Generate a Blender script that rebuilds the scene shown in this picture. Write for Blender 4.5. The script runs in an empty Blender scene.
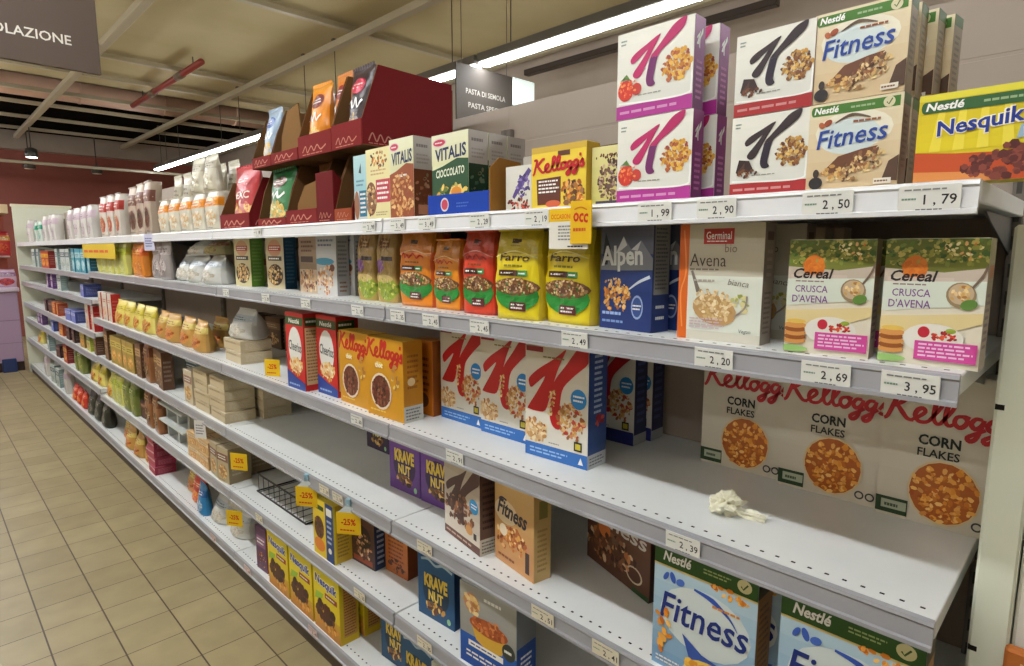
import bpy, bmesh, math, random
from mathutils import Vector, Matrix
from mathutils.geometry import tessellate_polygon

SC = bpy.context.scene
COL = SC.collection
R = math.radians
EYE = 1.51
# ------------------------------------------------------------------ colour + materials
def lin(c):
    out = []
    for v in c[:3]:
        v = max(0.0, min(255.0, v)) / 255.0
        out.append(v / 12.92 if v <= .04045 else ((v + .055) / 1.055) ** 2.4)
    return tuple(out)

def mix(a, b, t):
    return tuple(a[i] + (b[i] - a[i]) * t for i in range(3))

MATS = {}
def mat_attr(name, rough, spec=.5, bump=0, bscale=60, coat=0, bdist=.002):
    m = bpy.data.materials.new(name); m.use_nodes = True
    nt = m.node_tree; b = nt.nodes['Principled BSDF']
    a = nt.nodes.new('ShaderNodeAttribute'); a.attribute_name = 'col'
    nt.links.new(a.outputs['Color'], b.inputs['Base Color'])
    b.inputs['Roughness'].default_value = rough
    b.inputs['Specular IOR Level'].default_value = spec
    b.inputs['Coat Weight'].default_value = coat
    if bump:
        tc = nt.nodes.new('ShaderNodeTexCoord'); n = nt.nodes.new('ShaderNodeTexNoise')
        n.inputs['Scale'].default_value = bscale; n.inputs['Detail'].default_value = 3
        bp = nt.nodes.new('ShaderNodeBump'); bp.inputs['Strength'].default_value = bump
        bp.inputs['Distance'].default_value = bdist
        nt.links.new(tc.outputs['Object'], n.inputs['Vector'])
        nt.links.new(n.outputs['Fac'], bp.inputs['Height']); nt.links.new(bp.outputs['Normal'], b.inputs['Normal'])
    MATS[name] = m
    return m
mat_attr('printed_carton', .42, .4)
mat_attr('plastic_film', .28, .5, .5, 38, 0, .004)
mat_attr('corrugated_board', .8, .2, .2, 200)
mat_attr('matte_paper', .7, .3)
mat_attr('painted_steel', .38, .5, .06, 300)
mat_attr('moulded_plastic', .35, .5)

def mat_noise(name, c1, c2, scale, rough, spec=.5, metal=0, bump=0, detail=4, stretch=None):
    m = bpy.data.materials.new(name); m.use_nodes = True
    nt = m.node_tree; b = nt.nodes['Principled BSDF']
    tc = nt.nodes.new('ShaderNodeTexCoord'); n = nt.nodes.new('ShaderNodeTexNoise')
    n.inputs['Scale'].default_value = scale; n.inputs['Detail'].default_value = detail
    src = tc.outputs['Object']
    if stretch:
        mp = nt.nodes.new('ShaderNodeMapping'); mp.inputs['Scale'].default_value = stretch
        nt.links.new(src, mp.inputs['Vector']); src = mp.outputs['Vector']
    nt.links.new(src, n.inputs['Vector'])
    r = nt.nodes.new('ShaderNodeValToRGB')
    r.color_ramp.elements[0].position = .3; r.color_ramp.elements[1].position = .7
    r.color_ramp.elements[0].color = (*lin(c1), 1); r.color_ramp.elements[1].color = (*lin(c2), 1)
    nt.links.new(n.outputs['Fac'], r.inputs['Fac']); nt.links.new(r.outputs['Color'], b.inputs['Base Color'])
    b.inputs['Roughness'].default_value = rough; b.inputs['Specular IOR Level'].default_value = spec
    b.inputs['Metallic'].default_value = metal
    if bump:
        bp = nt.nodes.new('ShaderNodeBump'); bp.inputs['Strength'].default_value = bump; bp.inputs['Distance'].default_value = .003
        nt.links.new(n.outputs['Fac'], bp.inputs['Height']); nt.links.new(bp.outputs['Normal'], b.inputs['Normal'])
    MATS[name] = m
    return m

def mat_emit(name, c, s):
    m = bpy.data.materials.new(name); m.use_nodes = True
    b = m.node_tree.nodes['Principled BSDF']
    b.inputs['Base Color'].default_value = (*lin(c), 1)
    b.inputs['Emission Color'].default_value = (*lin(c), 1); b.inputs['Emission Strength'].default_value = s
    MATS[name] = m
    return m

def mat_floor():
    m = bpy.data.materials.new('floor_tiles'); m.use_nodes = True
    nt = m.node_tree; b = nt.nodes['Principled BSDF']; N = nt.nodes.new; L = nt.links.new
    tc = N('ShaderNodeTexCoord'); sp = N('ShaderNodeSeparateXYZ'); L(tc.outputs['Object'], sp.inputs[0])
    def line(axis, off, half):
        a = N('ShaderNodeMath'); a.operation = 'SUBTRACT'; L(sp.outputs[axis], a.inputs[0]); a.inputs[1].default_value = off
        p = N('ShaderNodeMath'); p.operation = 'PINGPONG'; L(a.outputs[0], p.inputs[0]); p.inputs[1].default_value = .1
        c = N('ShaderNodeMath'); c.operation = 'LESS_THAN'; L(p.outputs[0], c.inputs[0]); c.inputs[1].default_value = half
        return c.outputs[0]
    gx = line('X', .036, .0028); gy = line('Y', .09, .0019)
    mx = N('ShaderNodeMath'); mx.operation = 'MAXIMUM'; L(gx, mx.inputs[0]); L(gy, mx.inputs[1])
    # tile id -> tone
    def fl(axis, off):
        a = N('ShaderNodeMath'); a.operation = 'SUBTRACT'; L(sp.outputs[axis], a.inputs[0]); a.inputs[1].default_value = off
        d = N('ShaderNodeMath'); d.operation = 'DIVIDE'; L(a.outputs[0], d.inputs[0]); d.inputs[1].default_value = .2
        f = N('ShaderNodeMath'); f.operation = 'FLOOR'; L(d.outputs[0], f.inputs[0]); return f.outputs[0]
    cb = N('ShaderNodeCombineXYZ'); L(fl('X', .036), cb.inputs[0]); L(fl('Y', .09), cb.inputs[1])
    wn = N('ShaderNodeTexWhiteNoise'); L(cb.outputs[0], wn.inputs['Vector'])
    r = N('ShaderNodeValToRGB'); L(wn.outputs['Value'], r.inputs['Fac'])
    r.color_ramp.elements[0].color = (*lin((150, 135, 98)), 1); r.color_ramp.elements[1].color = (*lin((162, 147, 109)), 1)
    no = N('ShaderNodeTexNoise'); no.inputs['Scale'].default_value = 7; no.inputs['Detail'].default_value = 6; L(tc.outputs['Object'], no.inputs['Vector'])
    mm = N('ShaderNodeMix'); mm.data_type = 'RGBA'; mm.blend_type = 'OVERLAY'; mm.inputs['Factor'].default_value = .25
    L(r.outputs['Color'], mm.inputs['A']); L(no.outputs['Fac'], mm.inputs['B'])
    g = N('ShaderNodeMix'); g.data_type = 'RGBA'; L(mx.outputs[0], g.inputs['Factor'])
    L(mm.outputs['Result'], g.inputs['A']); g.inputs['B'].default_value = (*lin((74, 58, 38)), 1)
    L(g.outputs['Result'], b.inputs['Base Color']); b.inputs['Roughness'].default_value = .42
    iv = N('ShaderNodeMath'); iv.operation = 'SUBTRACT'; iv.inputs[0].default_value = 1; L(mx.outputs[0], iv.inputs[1])
    bp = N('ShaderNodeBump'); bp.inputs['Distance'].default_value = .002; bp.inputs['Strength'].default_value = .6
    L(iv.outputs[0], bp.inputs['Height']); L(bp.outputs['Normal'], b.inputs['Normal'])
    MATS['floor_tiles'] = m
    return m
mat_floor()
mat_noise('ceiling_board', (182, 168, 128), (198, 184, 146), 1.2, .9, .2)
mat_noise('maroon_wall', (140, 80, 70), (150, 88, 76), 2, .8, .3)
mat_noise('back_panel_steel', (156, 142, 128), (164, 150, 136), 3, .5, .4)
mat_noise('pale_fill_wall', (206, 194, 178), (214, 202, 186), 2, .8, .2)
mat_noise('shelf_enamel', (222, 224, 222), (230, 231, 228), 6, .35, .5)
mat_noise('rail_plastic', (150, 150, 154), (158, 158, 161), 9, .3, .5)
mat_noise('bright_top_rail', (212, 213, 214), (220, 220, 220), 9, .3, .5)  # paler copy of the rail plastic, top shelf's brighter light in its colour
mat_noise('kick_steel', (62, 50, 40), (74, 60, 48), 8, .5, .4)
mat_noise('dark_void_board', (26, 22, 20), (34, 28, 25), 2, .9, .1)
mat_noise('duct_skin', (196, 160, 138), (208, 172, 150), 3, .55, .4)
mat_noise('tissue_paper', (226, 222, 196), (240, 236, 214), 40, .9, .2, 0, .6)
mat_emit('lamp_diffuser', (246, 250, 253), 52.0)
mat_emit('spot_lens', (255, 244, 225), 9.0)
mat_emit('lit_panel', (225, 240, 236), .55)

# ------------------------------------------------------------------ mesh buffer
class MB:
    def __init__(s): s.v = []; s.f = []; s.c = []; s.m = []; s.s = []
    def face(s, pts, col, mat=0):
        i = len(s.v); s.v += [tuple(p) for p in pts]; s.f.append(tuple(range(i, i + len(pts)))); s.c.append(col); s.m.append(mat); s.s.append(False)
    def mesh_from(s, verts, faces, cols, mat=0, smooth=False):
        i = len(s.v); s.v += [tuple(p) for p in verts]
        for k, f in enumerate(faces):
            s.f.append(tuple(i + j for j in f)); s.c.append(cols[k] if isinstance(cols, list) else cols); s.m.append(mat); s.s.append(smooth)
    def box(s, x0, y0, z0, x1, y1, z1, col, bev=0.0, mat=0, colf=None):
        """box, corners chamfered by bev; colf: dict of face colours by -x +x -y +y -z +z"""
        b = bev
        C = {'-x': col, '+x': col, '-y': col, '+y': col, '-z': col, '+z': col}
        if colf: C.update(colf)
        X = (x0, x1); Y = (y0, y1); Z = (z0, z1); sg = (1, -1)
        if b <= 0:
            v = [(X[i], Y[j], Z[k]) for i in (0, 1) for j in (0, 1) for k in (0, 1)]
            F = [(0, 1, 3, 2), (4, 6, 7, 5), (0, 4, 5, 1), (2, 3, 7, 6), (0, 2, 6, 4), (1, 5, 7, 3)]
            s.mesh_from(v, F, [C['-x'], C['+x'], C['-y'], C['+y'], C['-z'], C['+z']], mat)
            return
        v = []; idx = {}
        for i in (0, 1):
            for j in (0, 1):
                for k in (0, 1):
                    a = (X[i], Y[j] + sg[j] * b, Z[k] + sg[k] * b); c = (X[i] + sg[i] * b, Y[j], Z[k] + sg[k] * b); d = (X[i] + sg[i] * b, Y[j] + sg[j] * b, Z[k])
                    idx[i, j, k] = len(v); v += [a, c, d]
        g = lambda i, j, k, t: idx[i, j, k] + t
        F = []; cc = []
        def add(f, c): F.append(f); cc.append(c)
        add((g(0,0,0,0), g(0,0,1,0), g(0,1,1,0), g(0,1,0,0)), C['-x']); add((g(1,0,0,0), g(1,1,0,0), g(1,1,1,0), g(1,0,1,0)), C['+x'])
        add((g(0,0,0,1), g(1,0,0,1), g(1,0,1,1), g(0,0,1,1)), C['-y']); add((g(0,1,0,1), g(0,1,1,1), g(1,1,1,1), g(1,1,0,1)), C['+y'])
        add((g(0,0,0,2), g(0,1,0,2), g(1,1,0,2), g(1,0,0,2)), C['-z']); add((g(0,0,1,2), g(1,0,1,2), g(1,1,1,2), g(0,1,1,2)), C['+z'])
        for j in (0, 1):
            for k in (0, 1): add((g(0,j,k,1), g(1,j,k,1), g(1,j,k,2), g(0,j,k,2)), C['-y' if j == 0 else '+y'])
        for i in (0, 1):
            for k in (0, 1): add((g(i,0,k,0), g(i,1,k,0), g(i,1,k,2), g(i,0,k,2)), C['-x' if i == 0 else '+x'])
        for i in (0, 1):
            for j in (0, 1): add((g(i,j,0,0), g(i,j,1,0), g(i,j,1,1), g(i,j,0,1)), C['-y' if j == 0 else '+y'])
        for i in (0, 1):
            for j in (0, 1):
                for k in (0, 1): add((g(i,j,k,0), g(i,j,k,1), g(i,j,k,2)), C['-y' if j == 0 else '+y'])
        s.mesh_from(v, F, cc, mat)
    def tube(s, pts, r, col, n=8, mat=0, cap=True):
        pts = [Vector(p) for p in pts]; rings = []
        for i, p in enumerate(pts):
            t = (pts[min(i + 1, len(pts) - 1)] - pts[max(i - 1, 0)]).normalized()
            a = t.cross(Vector((0, 0, 1))) if abs(t.z) < .95 else t.cross(Vector((1, 0, 0)))
            a.normalize(); b = t.cross(a)
            rr = r[i] if isinstance(r, (list, tuple)) else r
            rings.append([p + (a * math.cos(k * 2 * math.pi / n) + b * math.sin(k * 2 * math.pi / n)) * rr for k in range(n)])
        v = [p for q in rings for p in q]; F = []
        for i in range(len(pts) - 1):
            for k in range(n): F.append((i * n + k, i * n + (k + 1) % n, (i + 1) * n + (k + 1) % n, (i + 1) * n + k))
        if cap: F.append(tuple(range(n - 1, -1, -1))); F.append(tuple((len(pts) - 1) * n + k for k in range(n)))
        s.mesh_from(v, F, col, mat, n > 6)
    def lathe(s, prof, col, cx=0, cy=0, n=16, mat=0):
        """prof [(r,z,colour?)...] about a vertical axis"""
        v = []; F = []; cc = []
        for q in prof:
            for k in range(n): v.append((cx + q[0] * math.cos(k * 2 * math.pi / n), cy + q[0] * math.sin(k * 2 * math.pi / n), q[1]))
        for i in range(len(prof) - 1):
            for k in range(n):
                F.append((i * n + k, i * n + (k + 1) % n, (i + 1) * n + (k + 1) % n, (i + 1) * n + k)); cc.append(prof[i][2] if len(prof[i]) > 2 else col)
        F.append(tuple((len(prof) - 1) * n + k for k in range(n))); cc.append(cc[-1])
        s.mesh_from(v, F, cc, mat, True)
    def to_mesh(s, name, mats):
        me = bpy.data.meshes.new(name); me.from_pydata(s.v, [], s.f)
        for m in mats: me.materials.append(MATS[m])
        a = me.color_attributes.new('col', 'FLOAT_COLOR', 'CORNER')
        buf = []
        for k, p in enumerate(me.polygons):
            c = (*lin(s.c[k]), 1.0); buf += list(c) * p.loop_total
        a.data.foreach_set('color', buf)
        me.polygons.foreach_set('material_index', s.m); me.polygons.foreach_set('use_smooth', s.s)
        me.update()
        return me

def add_obj(name, mesh, parent=None, loc=None, rotz=None):
    o = bpy.data.objects.new(name, mesh); COL.objects.link(o)
    if parent: o.parent = parent
    if loc: o.location = loc
    if rotz is not None: o.rotation_euler = (0, 0, rotz)
    return o
def build(mb, name, mats, parent=None, loc=None, rotz=None):
    if isinstance(mats, str): mats = [mats]
    return add_obj(name, mb.to_mesh(name, mats), parent, loc, rotz)
def tag(o, label, cat, group=None):
    o['label'] = label; o['category'] = cat
    if group: o['group'] = group
    return o
def empty(name, loc=(0, 0, 0), rotz=0):
    o = bpy.data.objects.new(name, None); COL.objects.link(o); o.location = loc; o.rotation_euler = (0, 0, rotz)
    o.empty_display_size = .05
    return o
def struct(o): o['kind'] = 'structure'; return o

# ------------------------------------------------------------------ text as filled polygons
_TX = {}
def text_tris(s, bold):
    k = (s, bold)
    if k in _TX: return _TX[k]
    cu = bpy.data.curves.new('lettering', 'FONT'); cu.body = s; cu.size = 1; cu.resolution_u = 2; cu.offset = bold
    o = bpy.data.objects.new('lettering', cu); me = o.to_mesh()
    vs = [(v.co.x, v.co.y) for v in me.vertices]; ts = []
    for p in me.polygons:
        q = list(p.vertices)
        for i in range(1, len(q) - 1): ts.append((vs[q[0]], vs[q[i]], vs[q[i + 1]]))
    o.to_mesh_clear(); bpy.data.objects.remove(o); bpy.data.curves.remove(cu)
    xs = [a[0] for t in ts for a in t] or [0, 1]; ys = [a[1] for t in ts for a in t] or [0, 1]
    bb = (min(xs), min(ys), max(xs), max(ys))
    _TX[k] = (ts, bb)
    return _TX[k]

def smooth_path(pts, n=5):
    out = []
    P = [Vector(p) for p in pts]
    for i in range(len(P) - 1):
        p0 = P[max(i - 1, 0)]; p1 = P[i]; p2 = P[i + 1]; p3 = P[min(i + 2, len(P) - 1)]
        for k in range(n):
            t = k / n
            out.append(.5 * ((2 * p1) + (p2 - p0) * t + (2 * p0 - 5 * p1 + 4 * p2 - p3) * t * t + (3 * p1 - p0 - 3 * p2 + p3) * t ** 3))
    out.append(P[-1])
    return out

def clip(poly, ax, val, keep_less):
    out = []
    for i in range(len(poly)):
        a = poly[i]; b = poly[(i + 1) % len(poly)]
        ia = (a[ax] <= val) == keep_less or a[ax] == val; ib = (b[ax] <= val) == keep_less or b[ax] == val
        if ia: out.append(a)
        if ia != ib:
            t = (val - a[ax]) / (b[ax] - a[ax]); out.append((a[0] + (b[0] - a[0]) * t, a[1] + (b[1] - a[1]) * t))
    return out

class Face:
    """print surface: fn(u, v, lift) -> point; u, v in 0..1; w, h metres for round shapes"""
    def __init__(s, mb, fn, w, h, us=None, vs=None, mat=0, base=.0003, step=.00012):
        s.mb = mb; s.fn = fn; s.w = w; s.h = h; s.us = us; s.vs = vs; s.mat = mat; s.k = 0; s.base = base; s.step = step
    def lift(s): s.k += 1; return s.base + s.k * s.step
    def emit(s, tris, col, lf):
        for t in tris:
            t = clip(clip(clip(clip(list(t), 0, 0, False), 0, 1, True), 1, 0, False), 1, 1, True)
            if len(t) < 3: continue
            pieces = [t]
            for ax, cuts in ((0, s.us), (1, s.vs)):
                if not cuts: continue
                nxt = []
                for p in pieces:
                    lo = min(q[ax] for q in p); hi = max(q[ax] for q in p); rest = p
                    for c in cuts:
                        if lo + 1e-6 < c < hi - 1e-6:
                            a = clip(rest, ax, c, True); rest = clip(rest, ax, c, False)
                            if len(a) > 2: nxt.append(a)
                            if len(rest) < 3: break
                    if len(rest) > 2: nxt.append(rest)
                pieces = nxt
            for p in pieces: s.mb.face([s.fn(q[0], q[1], lf) for q in p], col, s.mat)
    def poly(s, pts, col):
        lf = s.lift(); v3 = [Vector((p[0] * s.w, p[1] * s.h, 0)) for p in pts]
        if len(pts) == 3: tr = [pts]
        else: tr = [[pts[i] for i in t] for t in tessellate_polygon([v3])]
        s.emit(tr, col, lf)
    def rect(s, x0, y0, x1, y1, col): s.emit([((x0, y0), (x1, y0), (x1, y1)), ((x0, y0), (x1, y1), (x0, y1))], col, s.lift())
    def grad(s, x0, y0, x1, y1, ca, cb, n=6, horiz=False):
        lf = s.lift()
        for i in range(n):
            a = i / n; b = (i + 1) / n; c = mix(ca, cb, (i + .5) / n)
            if horiz: q = (x0 + (x1 - x0) * a, y0, x0 + (x1 - x0) * b, y1)
            else: q = (x0, y0 + (y1 - y0) * a, x1, y0 + (y1 - y0) * b)
            s.emit([((q[0], q[1]), (q[2], q[1]), (q[2], q[3])), ((q[0], q[1]), (q[2], q[3]), (q[0], q[3]))], c, lf)
    def ell(s, cx, cy, rx, ry, col, n=18, rot=0):
        """rx as a fraction of w, ry as a fraction of h"""
        lf = s.lift(); P = []
        for k in range(n):
            a = k * 2 * math.pi / n; x = rx * s.w * math.cos(a); y = ry * s.h * math.sin(a)
            P.append((cx + (x * math.cos(rot) - y * math.sin(rot)) / s.w, cy + (x * math.sin(rot) + y * math.cos(rot)) / s.h))
        s.emit([(P[0], P[i], P[i + 1]) for i in range(1, n - 1)], col, lf)
    def stroke(s, pts, wd, col, n=5, sm=True):
        """wd: width(s) as a fraction of w"""
        P = smooth_path(pts, n) if sm else [Vector(p) for p in pts]
        Q = [Vector((p[0] * s.w, p[1] * s.h)) for p in P]; lf = s.lift(); L = []; Rr = []; m = len(Q)
        for i, q in enumerate(Q):
            t = (Q[min(i + 1, m - 1)] - Q[max(i - 1, 0)])
            if t.length < 1e-9: t = Vector((1, 0))
            t.normalize(); nn = Vector((-t.y, t.x))
            if isinstance(wd, (list, tuple)):
                f = i / (m - 1) * (len(wd) - 1); j = min(int(f), len(wd) - 2); ww = wd[j] + (wd[j + 1] - wd[j]) * (f - j)
            else: ww = wd
            ww *= s.w * .5
            L.append(((q + nn * ww).x / s.w, (q + nn * ww).y / s.h)); Rr.append(((q - nn * ww).x / s.w, (q - nn * ww).y / s.h))
        tr = []
        for i in range(m - 1): tr += [(L[i], Rr[i], Rr[i + 1]), (L[i], Rr[i + 1], L[i + 1])]
        s.emit(tr, col, lf)
    def text(s, t, x0, y0, x1, y1, col, bold=.02, shear=0, rot=0, arc=0):
        ts, bb = text_tris(t, bold); lf = s.lift(); bw = bb[2] - bb[0]; bh = bb[3] - bb[1]; tr = []
        cx = (x0 + x1) / 2; cy = (y0 + y1) / 2
        for q in ts:
            o = []
            for (px, py) in q:
                fx = (px - bb[0]) / bw; fy = (py - bb[1]) / bh
                X = (x0 + (x1 - x0) * fx - cx) * s.w; Y = (y0 + (y1 - y0) * fy - cy + arc * (1 - (2 * fx - 1) ** 2)) * s.h
                X += shear * (Y)
                o.append((cx + (X * math.cos(rot) - Y * math.sin(rot)) / s.w, cy + (X * math.sin(rot) + Y * math.cos(rot)) / s.h))
            tr.append(o)
        s.emit(tr, col, lf)
    def lines(s, x0, y0, x1, y1, col, n=3, rnd=None, fill=.45):
        """illegible small print as broken bars"""
        rnd = rnd or random.Random(5); lf = s.lift(); dy = (y1 - y0) / n; tr = []
        for i in range(n):
            x = x0; xe = x1 - rnd.random() * .25 * (x1 - x0); a = y0 + dy * (i + .25); b = a + dy * fill
            while x < xe:
                l = min((.06 + .12 * rnd.random()) * (x1 - x0), xe - x); tr += [((x, a), (x + l, a), (x + l, b)), ((x, a), (x + l, b), (x, b))]; x += l + .03 * (x1 - x0)
        s.emit(tr, col, lf)
    def flakes(s, cx, cy, rx, ry, pal, n=60, size=.05, seed=1, rot=0, asp=.65, square=False):
        rnd = random.Random(seed); lf = s.lift()
        for i in range(n):
            if square: a, b = rnd.uniform(-1, 1), rnd.uniform(-1, 1)
            else:
                r = math.sqrt(rnd.random()); t = rnd.random() * 6.283; a, b = r * math.cos(t), r * math.sin(t)
            X = a * rx * s.w; Y = b * ry * s.h
            px = cx + (X * math.cos(rot) - Y * math.sin(rot)) / s.w; py = cy + (X * math.sin(rot) + Y * math.cos(rot)) / s.h
            z = size * rnd.uniform(.6, 1.25) * s.w * .5; an = rnd.random() * 3.14; m = 6; P = []
            for k in range(m):
                q = k * 6.283 / m; x = z * math.cos(q); y = z * asp * math.sin(q) * rnd.uniform(.75, 1.2)
                P.append((px + (x * math.cos(an) - y * math.sin(an)) / s.w, py + (x * math.sin(an) + y * math.cos(an)) / s.h))
            c = mix(rnd.choice(pal), rnd.choice(pal), rnd.random() * .5)
            s.emit([(P[0], P[j], P[j + 1]) for j in range(1, m - 1)], c, lf + i * .000004)

# script lettering drawn as pen strokes, in a unit box
SCRIPT = [
    [(.03, .98), (.075, 1.0), (.09, .9), (.06, .55), (.02, .12), (-.01, .02)],
    [(.25, .98), (.2, .95), (.12, .68), (.06, .52)], [(.06, .54), (.1, .56), (.14, .35), (.19, .12), (.24, .1)],
    [(.23, .12), (.29, .3), (.33, .48), (.31, .6), (.27, .52), (.25, .3), (.28, .1), (.34, .1), (.38, .22)],
    [(.37, .2), (.45, .7), (.46, .95), (.43, .98), (.41, .8), (.4, .3), (.43, .1), (.47, .16)],
    [(.46, .15), (.54, .66), (.555, .92), (.525, .97), (.505, .8), (.49, .3), (.52, .1), (.56, .18)],
    [(.63, .52), (.58, .46), (.565, .25), (.6, .1), (.64, .18), (.66, .38), (.63, .53), (.68, .48)],
    [(.77, .5), (.72, .5), (.69, .3), (.72, .14), (.76, .26), (.785, .5)], [(.785, .5), (.76, .1), (.73, -.22), (.69, -.32), (.67, -.2), (.73, -.02), (.8, .16)],
    [(.89, .5), (.84, .5), (.81, .3), (.84, .14), (.88, .26), (.905, .5)], [(.905, .5), (.88, .1), (.85, -.22), (.81, -.32), (.79, -.2), (.85, -.02), (.92, .2)],
    [(.945, .92), (.935, .72)], [(.93, .22), (.98, .52), (.985, .3), (1.0, .14), (.96, .06), (.93, .12)],
]
def kscript(F, x0, y0, x1, y1, col, wd=.05, rot=0, upto=99):
    cx = (x0 + x1) / 2; cy = (y0 + y1) / 2
    for st in SCRIPT[:upto]:
        P = []
        for (a, b) in st:
            X = (x0 + (x1 - x0) * a - cx) * F.w; Y = (y0 + (y1 - y0) * b - cy) * F.h
            P.append((cx + (X * math.cos(rot) - Y * math.sin(rot)) / F.w, cy + (X * math.sin(rot) + Y * math.cos(rot)) / F.h))
        F.stroke(P, [wd * .8, wd * 1.15, wd * .8], col, 3)

def smooth_loop(P, n=4):
    m = len(P); out = []
    for i in range(m):
        p0, p1, p2, p3 = (Vector(P[(i + k) % m]) for k in (-1, 0, 1, 2))
        for k in range(n):
            t = k / n
            out.append(tuple(.5 * ((2 * p1) + (p2 - p0) * t + (2 * p0 - 5 * p1 + 4 * p2 - p3) * t * t + (3 * p1 - p0 - 3 * p2 + p3) * t ** 3)))
    return out
def big_k(F, x0, y0, x1, y1, ca, cb=None, slim=False):
    """the tall ribbon K in two brush strokes"""
    cb = cb or ca; T = lambda q: (x0 + (x1 - x0) * q[0], y0 + (y1 - y0) * q[1])
    if slim:
        A = [(.58, .89), (.4, .81), (.26, .745), (.195, .69), (.19, .65), (.22, .625), (.31, .67), (.42, .745), (.33, .63), (.225, .51), (.26, .455), (.33, .47), (.4, .58), (.47, .7), (.54, .81)]
        B = [(.905, 1.0), (.84, .99), (.74, .94), (.62, .82), (.525, .725), (.46, .66), (.43, .55), (.405, .42), (.425, .345), (.48, .325), (.53, .35), (.505, .4), (.52, .5), (.55, .63), (.6, .7), (.74, .79), (.86, .88), (.9, .94)]
        A = [((a - .19) / .715, (b - .325) / .675) for a, b in A]; B = [((a - .19) / .715, (b - .325) / .675) for a, b in B]; mid = .48
    else:
        A = [(.66, .965), (.48, .84), (.22, .69), (.07, .57), (.06, .5), (.1, .45), (.2, .52), (.33, .61), (.2, .41), (.05, .21), (.06, .18), (.2, .17), (.34, .2), (.42, .4), (.52, .68), (.6, .84)]
        B = [(1.02, 1.12), (.92, 1.07), (.8, .95), (.65, .77), (.5, .6), (.44, .46), (.42, .3), (.41, .15), (.45, .04), (.53, .0), (.58, .03), (.57, .19), (.58, .36), (.63, .52), (.8, .68), (1.02, .87)]; mid = .5
    A = smooth_loop(A, 3); B = smooth_loop(B, 3)
    F.poly([T(q) for q in A], mix(ca, cb, .15))
    if ca == cb: F.poly([T(q) for q in B], cb)
    else:
        lo = clip(B, 1, mid, True); hi = clip(B, 1, mid, False); F.poly([T(q) for q in lo], cb); F.poly([T(q) for q in hi], mix(ca, cb, .2))

# ------------------------------------------------------------------ product makers (local: front face on y = 0 looking to -y, depth to +y, u to +x)
TYPES = {}
def face_front(mb, w, h, mat=0, x0=None): return Face(mb, lambda u, v, l: (-w / 2 + u * w, -l, v * h), w, h, mat=mat)
def face_side(mb, w, h, d, mat=0): return Face(mb, lambda u, v, l: (w / 2 + l, u * d, v * h), d, h, mat=mat)
def face_top(mb, w, h, d, mat=0): return Face(mb, lambda u, v, l: (-w / 2 + u * w, v * d, h + l), w, d, mat=mat)

def carton(w, h, d, front, side, top=None, art=None, sart=None, tart=None, flap=True):
    """printed carton: body mesh + a folded top flap"""
    top = top or mix(front, (255, 255, 255), .15)
    mb = MB(); mb.box(-w / 2, 0, 0, w / 2, d, h, front, .0012, 0, {'+x': side, '-x': side, '+z': top, '-z': top, '+y': mix(front, side, .5)})
    f = face_front(mb, w, h)
    if art: art(f)
    if sart: sart(face_side(mb, w, h, d))
    parts = [('', mb.to_mesh('printed_carton', ['printed_carton']))]
    if flap:
        fb = MB(); t = .0008; c2 = mix(top, (90, 80, 70), .12)
        fb.box(-w / 2 + .002, .003, h - .0004, w / 2 - .002, d * .62, h + t, top, .0003)
        fb.box(-w * .2, d * .60, h - .0004, w * .2, d * .72, h + t * .7, c2, .0002)
        ft = Face(fb, lambda u, v, l: (-w / 2 + .002 + u * (w - .004), .003 + v * (d * .62 - .003), h + t + l), w, d * .6)
        if tart: tart(ft)
        else: ft.lines(.1, .3, .6, .7, mix(top, (40, 40, 60), .35), 2)
        parts.append(('top_flap', fb.to_mesh('top_flap', ['printed_carton'])))
    return parts

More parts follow.
